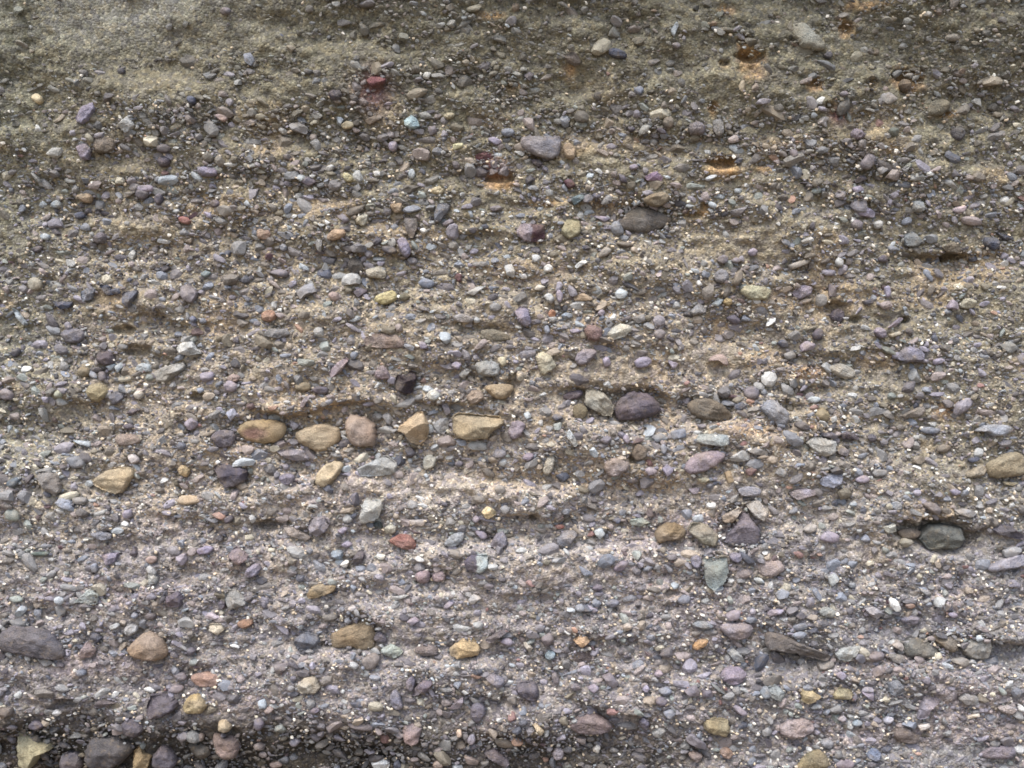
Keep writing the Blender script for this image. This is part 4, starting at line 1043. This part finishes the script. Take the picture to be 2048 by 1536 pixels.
def stone_mesh(s, big, k):
    r = np.random.default_rng(1000 + k)
    rounded = "r" in s["flags"]
    P = chaikin(s["P"], 3 if rounded else 2, 0.80 if rounded else 0.9)
    # outlines are read a few pixels tight; stones are never ruler-straight
    n = 48 if big else 20
    rings = RING if big else RING[[0, 2, 4, 6, 8]]
    P = resample(P, n)
    c = s["c"]
    P = c + (P - c) * 1.02
    R = float(s["half"].min())
    jit = 0.035 * R * np.array([math.sin(3 * a + r.uniform(0, 6)) for a in np.linspace(0, 2 * math.pi, n, endpoint=False)])
    d = P - c
    P = P + d / (np.linalg.norm(d, axis=1)[:, None] + 1e-6) * (jit + r.normal(0, 0.02 * R, n))[:, None]
    relief = s["rel"] * R * (1.4 if big else 1.15) + 2.0
    pts, hs = [], []
    planes = []
    for _ in range(3 if rounded else 5):
        a = r.uniform(0, 2 * math.pi); g = r.uniform(0.25, 0.95) * (0.55 if rounded else 1.0)
        planes.append((math.cos(a) * g, math.sin(a) * g, r.uniform(0.72, 1.05)))
    planes.append((r.uniform(-0.2, 0.2), r.uniform(0.45, 0.9), r.uniform(0.85, 1.15)))   # top slope
    planes.append((r.uniform(-0.2, 0.2), -r.uniform(0.25, 0.6), r.uniform(0.85, 1.1)))   # under slope
    for t in rings:
        q = c + (P - c) * t
        u = (q - c) / (s["half"] + 1e-6)
        dome = (1 - min(t, 0.999) ** (2.4 if rounded else 3.4)) ** 0.55
        h = np.full(len(q), dome)
        for ax, ay, b in planes:
            h = np.minimum(h, np.maximum(0.0, b + ax * u[:, 0] + ay * u[:, 1]) if t < 0.95 else h)
        h = h * (1 + 0.07 * vnoise(q[:, 0], q[:, 1], R * 0.8 + 3, R * 0.8 + 3, k)) + 0.09 * vnoise(q[:, 0], q[:, 1], R * 0.34 + 2, R * 0.26 + 2, k + 7) + 0.04 * vnoise(q[:, 0], q[:, 1], R * 0.14 + 2, R * 0.14 + 2, k + 8)
        pts.append(q); hs.append(h * relief)
    pts.append(c[None]); hs.append(np.array([hs[-1].mean()]))
    # the buried back
    for t, dz in ((0.96, -0.45), (0.7, -0.9)):
        pts.append(c + (P - c) * t); hs.append(np.full(n, dz * relief - 3.0))
    pts.append(c[None]); hs.append(np.array([-1.05 * relief - 4.0]))
    Q = np.concatenate(pts); Hh = np.concatenate(hs)
    nr = len(rings)
    band = [f for f in s["flags"] if f.startswith("b")]
    bandv = None
    if band:
        a = math.radians(float(band[0][1:]))
        w = -(Q[:, 0] - c[0]) * math.sin(a) + (Q[:, 1] - c[1]) * math.cos(a)
        w = w + 1.5 * vnoise(Q[:, 0], Q[:, 1], 30, 30, k)
        per = max(4.0, R * 0.28)
        bandv = np.sin(w * 2 * math.pi / per) * 0.6 + 0.4 * np.sin(w * 2 * math.pi / (per * 0.43) + 1)
        Hh = Hh + 0.035 * relief * bandv
    faces = []
    for i in range(nr - 1):
        a, b = i * n, (i + 1) * n
        for j in range(n):
            j2 = (j + 1) % n
            faces.append((a + j, b + j, b + j2, a + j2))
    tri = []
    ctr = nr * n
    for j in range(n):
        tri.append(((nr - 1) * n + j, ctr, (nr - 1) * n + (j + 1) % n))
    b0 = ctr + 1
    for j in range(n):
        j2 = (j + 1) % n
        faces.append((j, j2, b0 + j2, b0 + j))
        faces.append((b0 + j, b0 + j2, b0 + n + j2, b0 + n + j))
        tri.append((b0 + n + j, b0 + n + (j + 1) % n, b0 + 2 * n))
    # world, origin at the seat
    seat = s["seat"] + (0.1 * relief + 2.0 if big else 0.3 * relief + 2.0)
    kx = (D - (seat + 0.4 * relief) / 1000.0) / D
    ox, oz = px2w(*c)
    ox = float(ox) * kx; oz = CZ + (float(oz) - CZ) * kx
    v = np.stack([(Q[:, 0] - c[0]) * kx / 1000, -Hh / 1000, -(Q[:, 1] - c[1]) * kx / 1000], -1)
    cs = s["col"]
    two = None
    if ">" in cs:
        a, b = cs.split(">"); ca, cb = colour_of(a), colour_of(b)
        w = sstep(-0.06, 0.06, (Q[:, 0] - c[0]) / s["half"][0] - 0.08 + 0.12 * vnoise(Q[:, 0], Q[:, 1], 14, 9, k))[:, None]
        col = ca * (1 - w) + cb * w
    elif "@" in cs:
        a, b = cs.split("@"); ca, cb = colour_of(a), colour_of(b)
        tt = ((Q[:, 0] - c[0] + 12) / (0.55 * s["half"][0])) ** 2 + ((Q[:, 1] - c[1] - 4) / (0.5 * s["half"][1])) ** 2
        w = np.clip(1.4 - tt, 0, 1)[:, None]
        col = ca * (1 - w) + cb * w
    else:
        col = np.tile(colour_of(cs), (len(Q), 1))
    nz = vnoise(Q[:, 0], Q[:, 1], max(R * 0.7, 4), max(R * 0.7, 4), k + 3)
    warm = vnoise(Q[:, 0], Q[:, 1], R + 5, R + 5, k + 5)[:, None] * np.array([0.06, 0.0, -0.08])
    col = col * (1 + 0.13 * nz[:, None] + warm)
    film = np.clip(0.04 + 0.22 * vnoise(Q[:, 0], Q[:, 1], R * 0.9 + 4, R * 0.6 + 4, k + 9) + 0.12 * r.random(), 0.0, 0.4)[:, None]
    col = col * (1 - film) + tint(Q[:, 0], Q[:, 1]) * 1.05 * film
    if bandv is not None:
        col = col * (1 + 0.14 * bandv[:, None])
    me = bpy.data.meshes.new("stone")
    me.from_pydata([tuple(p) for p in v], [], [tuple(f) for f in faces] + [tuple(f) for f in tri])
    me.polygons.foreach_set("use_smooth", np.full(len(me.polygons), True))
    at = me.color_attributes.new("col", 'FLOAT_COLOR', 'POINT')
    c4 = np.ones((len(v), 4), np.float32); c4[:, :3] = np.clip(col, 0.01, 0.85)
    at.data.foreach_set("color", c4.ravel())
    if not rounded:
        me.set_sharp_from_angle(angle=math.radians(38))
    return me, (ox, -seat / 1000.0, oz)

GROUP_OF = {"cobble": "cobbles embedded in the gravel face", "stone": "stones embedded in the gravel face", "pebble": "larger pebbles picked out on the gravel face"}
unlabelled = []
for k, s in enumerate(catalogue):
    if not s["label"]:
        unlabelled.append((k, s)); continue
    me, loc = stone_mesh(s, True, k)
    word = "cobble" if "cobble" in s["label"] else ("pebble" if "pebble" in s["label"].split(",")[0].split(" beside")[0].split(" below")[0].split(" above")[0].split(" beneath")[0].split(" with ")[0] else "stone")
    o = link(word, me, M_STONE)
    o.location = loc
    o["label"] = s["label"]
    o["category"] = word
    o["group"] = GROUP_OF[word]

unlabelled.sort(key=lambda q: -q[1]["area"])
n_parts = 0
for k, s in unlabelled:
    me, loc = stone_mesh(s, False, k)
    if n_parts < 299:
        o = link("pebble_clast", me, M_PEBBLE, cliff)
        o.location = loc
        n_parts += 1

# ------------------------------------------------------------------ the uncountable gravel: real pebbles and glint-coloured grains, joined
def ico(sub):
    t = (1 + 5 ** 0.5) / 2
    v = np.array([(-1, t, 0), (1, t, 0), (-1, -t, 0), (1, -t, 0), (0, -1, t), (0, 1, t), (0, -1, -t), (0, 1, -t), (t, 0, -1), (t, 0, 1), (-t, 0, -1), (-t, 0, 1)], float)
    f = [(0, 11, 5), (0, 5, 1), (0, 1, 7), (0, 7, 10), (0, 10, 11), (1, 5, 9), (5, 11, 4), (11, 10, 2), (10, 7, 6), (7, 1, 8), (3, 9, 4), (3, 4, 2), (3, 2, 6), (3, 6, 8), (3, 8, 9), (4, 9, 5), (2, 4, 11), (6, 2, 10), (8, 6, 7), (9, 8, 1)]
    v /= np.linalg.norm(v[0])
    for _ in range(sub):
        v = list(map(tuple, v)); cache = {}; nf = []
        def mid(a, b):
            key = (min(a, b), max(a, b))
            if key not in cache:
                m = np.array(v[a]) + np.array(v[b]); m /= np.linalg.norm(m)
                cache[key] = len(v); v.append(tuple(m))
            return cache[key]
        for a, b, c in f:
            ab, bc, ca = mid(a, b), mid(b, c), mid(c, a)
            nf += [(a, ab, ca), (b, bc, ab), (c, ca, bc), (ab, bc, ca)]
        f = nf; v = np.array(v)
    return np.array(v, float), np.array(f)

OCTA = (np.array([(1, 0, 0), (-1, 0, 0), (0, 1, 0), (0, -1, 0), (0, 0, 1), (0, 0, -1)], float),
        np.array([(0, 2, 4), (2, 1, 4), (1, 3, 4), (3, 0, 4), (2, 0, 5), (1, 2, 5), (3, 1, 5), (0, 3, 5)]))
ICO0, ICO1 = ico(0), ico(1)

PEB_COLS = [("M", 15), ("D", 7), ("K", 4), ("B", 12), ("N", 4), ("P", 3), ("G", 16), ("L", 8), ("W", 1.2), ("E", 4), ("T", 6), ("C", 3),
            ("O", 0.6), ("R", 0.6), ("X", 0.8), ("Q", 11), ("V", 12), ("F", 12), ("A", 5)]
PEB_LIN = np.array([muted(PAL[c], 0.5) for c, _ in PEB_COLS])
PEB_LIN = PEB_LIN * np.array((0.96, 1.0, 1.04))
PEB_W = np.array([w for _, w in PEB_COLS]); PEB_W = PEB_W / PEB_W.sum()

def density(x, y):
    """How much of the gravel shows rather than sand: less on the silty upper left and the smooth bench."""
    d = np.ones_like(x)
    d -= 0.93 * np.exp(-(((x - 260) / 270) ** 2 + ((y + 10) / 115) ** 4))
    d -= 0.64 * (1 - sstep(60, 400, y))
    d -= 0.4 * np.exp(-(((x - 40) / 120) ** 2 + ((y - 250) / 170) ** 2))
    d -= 0.95 * np.exp(-(((x - 850) / 270) ** 2 + ((y - 980) / 26) ** 2))
    d -= 0.6 * np.exp(-(((x - 1060) / 200) ** 2 + ((y - 1100) / 22) ** 2))
    d *= 0.74 + 0.55 * vnoise(x, y, 240, 46, 71) + 0.45 * vnoise(x, y, 90, 50, 72)
    return np.clip(d, 0.03, 1)

OY, OX = 60, 60
occ0 = occ.copy()
def scatter(n_try, rmin, rmax, power, cover, box, exclusive=True):
    """Random non-overlapping spots; marks them in the occupancy map when inside it."""
    x = rng.uniform(box[0], box[2], n_try); y = rng.uniform(box[1], box[3], n_try)
    r = rmin * (1 - rng.random(n_try) * (1 - (rmin / rmax) ** power)) ** (-1 / power)
    keep = rng.random(n_try) < density(x, y) * cover
    x, y, r = x[keep], y[keep], r[keep]
    o = np.argsort(-r)
    x, y, r = x[o], y[o], r[o]
    asp = rng.uniform(0.95, 2.3, len(x))
    ang = np.radians(rng.normal(4, 24, len(x)))
    good = np.zeros(len(x), bool)
    Hh, Ww = occ.shape
    for i in range(len(x)):
        cx, cy = int(x[i]) + OX, int(y[i]) + OY
        if not (0 <= cx < Ww and 0 <= cy < Hh):
            good[i] = True; continue
        a = max(1, int(r[i] * asp[i] ** 0.5 * 0.82)); b = max(1, int(r[i] / asp[i] ** 0.5 * 0.82))
        x0, x1, y0, y1 = max(cx - a, 0), min(cx + a + 1, Ww), max(cy - b, 0), min(cy + b + 1, Hh)
        if exclusive and occ[y0:y1, x0:x1].mean() > 0.10:
            continue
        if not exclusive and occ[cy, cx]:
            continue
        occ[y0:y1, x0:x1] = True
        good[i] = True
    return x[good], y[good], r[good], asp[good], ang[good]

def pebbles(x, y, r, asp, ang, base, jitter, proud, bright=None):
    bv, bf = base
    n, m = len(x), len(bv)
    jit = 1 + rng.normal(0, jitter, (n, m, 1))
    v = bv[None] * jit
    # a few flat broken faces: squash against a random direction
    for _ in range(5):
        pd = rng.normal(size=(n, 1, 3)); pd /= np.linalg.norm(pd, axis=2, keepdims=True)
        pr = (v * pd).sum(2, keepdims=True)
        cut = rng.uniform(0.32, 0.9, (n, 1, 1))
        v = v - pd * np.maximum(0, pr - cut)
    v = v * 1.25
    a = (r * asp ** 0.5)[:, None]; b = (r / asp ** 0.5)[:, None]
    X, Y, Z = v[..., 0] * a, v[..., 1] * (b * rng.uniform(0.7, 1.1, (n, 1))), v[..., 2] * b
    tl = np.radians(rng.normal(18, 16, (n, 1)))        # beds dip a little into the face: tops catch the sky
    Y, Z = Y * np.cos(tl) - Z * np.sin(tl), Y * np.sin(tl) + Z * np.cos(tl)
    ca, sa = np.cos(ang)[:, None], np.sin(ang)[:, None]
    X, Z = X * ca + Z * sa, -X * sa + Z * ca
    h = face(x, y)
    wx, wz = px2w(x, y)
    hp = h + (proud + rng.normal(0, 0.28, n)) * r
    kx = (D - hp / 1000) / D
    v = np.stack([wx[:, None] * kx[:, None] + X / 1000, -hp[:, None] / 1000 + Y / 1000, CZ + (wz[:, None] - CZ) * kx[:, None] + Z / 1000], -1).reshape(-1, 3)
    f = (bf[None] + (np.arange(n) * m)[:, None, None]).reshape(-1)
    if bright is None:
        ci = rng.choice(len(PEB_W), n, p=PEB_W)
        col = PEB_LIN[ci] * rng.uniform(0.78, 1.25, (n, 1))
    else:
        col = np.tile(bright, (n, 1)) * rng.uniform(0.75, 1.15, (n, 1))
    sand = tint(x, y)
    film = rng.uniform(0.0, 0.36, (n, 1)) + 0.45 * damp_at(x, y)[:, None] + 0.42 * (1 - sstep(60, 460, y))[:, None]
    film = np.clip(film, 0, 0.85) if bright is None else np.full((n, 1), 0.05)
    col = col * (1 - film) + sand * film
    col = np.repeat(np.clip(col, 0.012, 0.85), m, 0)
    return v, f, col

sets = []
IN = (-55, -55, 2105, 1595)
big = scatter(2300, 9, 15, 2.8, 0.8, IN)
sets.append((big, ICO1, 0.06, -0.22, None, False))
mid_ = scatter(18000, 5, 9, 2.2, 0.85, IN)
sets.append((mid_, ICO1, 0.07, -0.18, None, False))
small = scatter(70000, 2.6, 5, 2.2, 1.0, IN)
sets.append((small, ICO0, 0.16, 0.1, None, False))
tiny = scatter(120000, 1.5, 2.8, 1.6, 1.0, IN, False)
sets.append((tiny, OCTA, 0.14, 0.3, None, False))
def sparkle(n, rmin, rmax, c):  # pale and dark grains imitate glints and sharpened specks by colour
    x = rng.uniform(-50, 2100, n); y = rng.uniform(-50, 1590, n)
    k = rng.random(n) < density(x, y) * (0.35 + 0.65 * sstep(150, 500, y)) * (1 - 0.75 * damp_at(x, y))
    x, y = x[k], y[k]
    k = ~occ0[y.astype(int) + OY, x.astype(int) + OX]
    x, y = x[k], y[k]
    return ((x, y, rng.uniform(rmin, rmax, len(x)), rng.uniform(1.0, 1.8, len(x)), np.radians(rng.normal(20, 30, len(x)))), ICO0, 0.15, 0.7, lin(c), False)
sets.append(sparkle(3600, 1.7, 3.8, (232, 228, 216)))
sets.append(sparkle(6000, 1.6, 3.2, (214, 198, 172)))
sets.append(sparkle(4500, 1.8, 3.6, (60, 58, 60)))

n = 9000                                  # beyond the frame: coarser gravel only
x = rng.uniform(-1380, 3420, n); y = rng.uniform(-1100, 1650, n)
k = ~((x > -55) & (x < 2105) & (y > -55) & (y < 1595))
x, y = x[k], y[k]
sets.append(((x, y, rng.uniform(6, 16, len(x)), rng.uniform(1, 2.2, len(x)), np.radians(rng.normal(4, 24, len(x)))), ICO0, 0.12, 0.0, None, False))
VV, FF, CC, base_n = [], [], [], 0
for (arr, base, jit, proud, br, smooth) in sets:
    v, f, col = pebbles(*arr, base, jit, proud, br)
    VV.append(v); FF.append(f + base_n); CC.append(col); base_n += len(v)
o = link("gravel", set_mesh("gravel", np.concatenate(VV), np.concatenate(FF), 3, np.concatenate(CC), False), M_PEBBLE, cliff)
o["kind"] = "stuff"
print("PEBBLES", [len(s[0][0]) for s in sets])
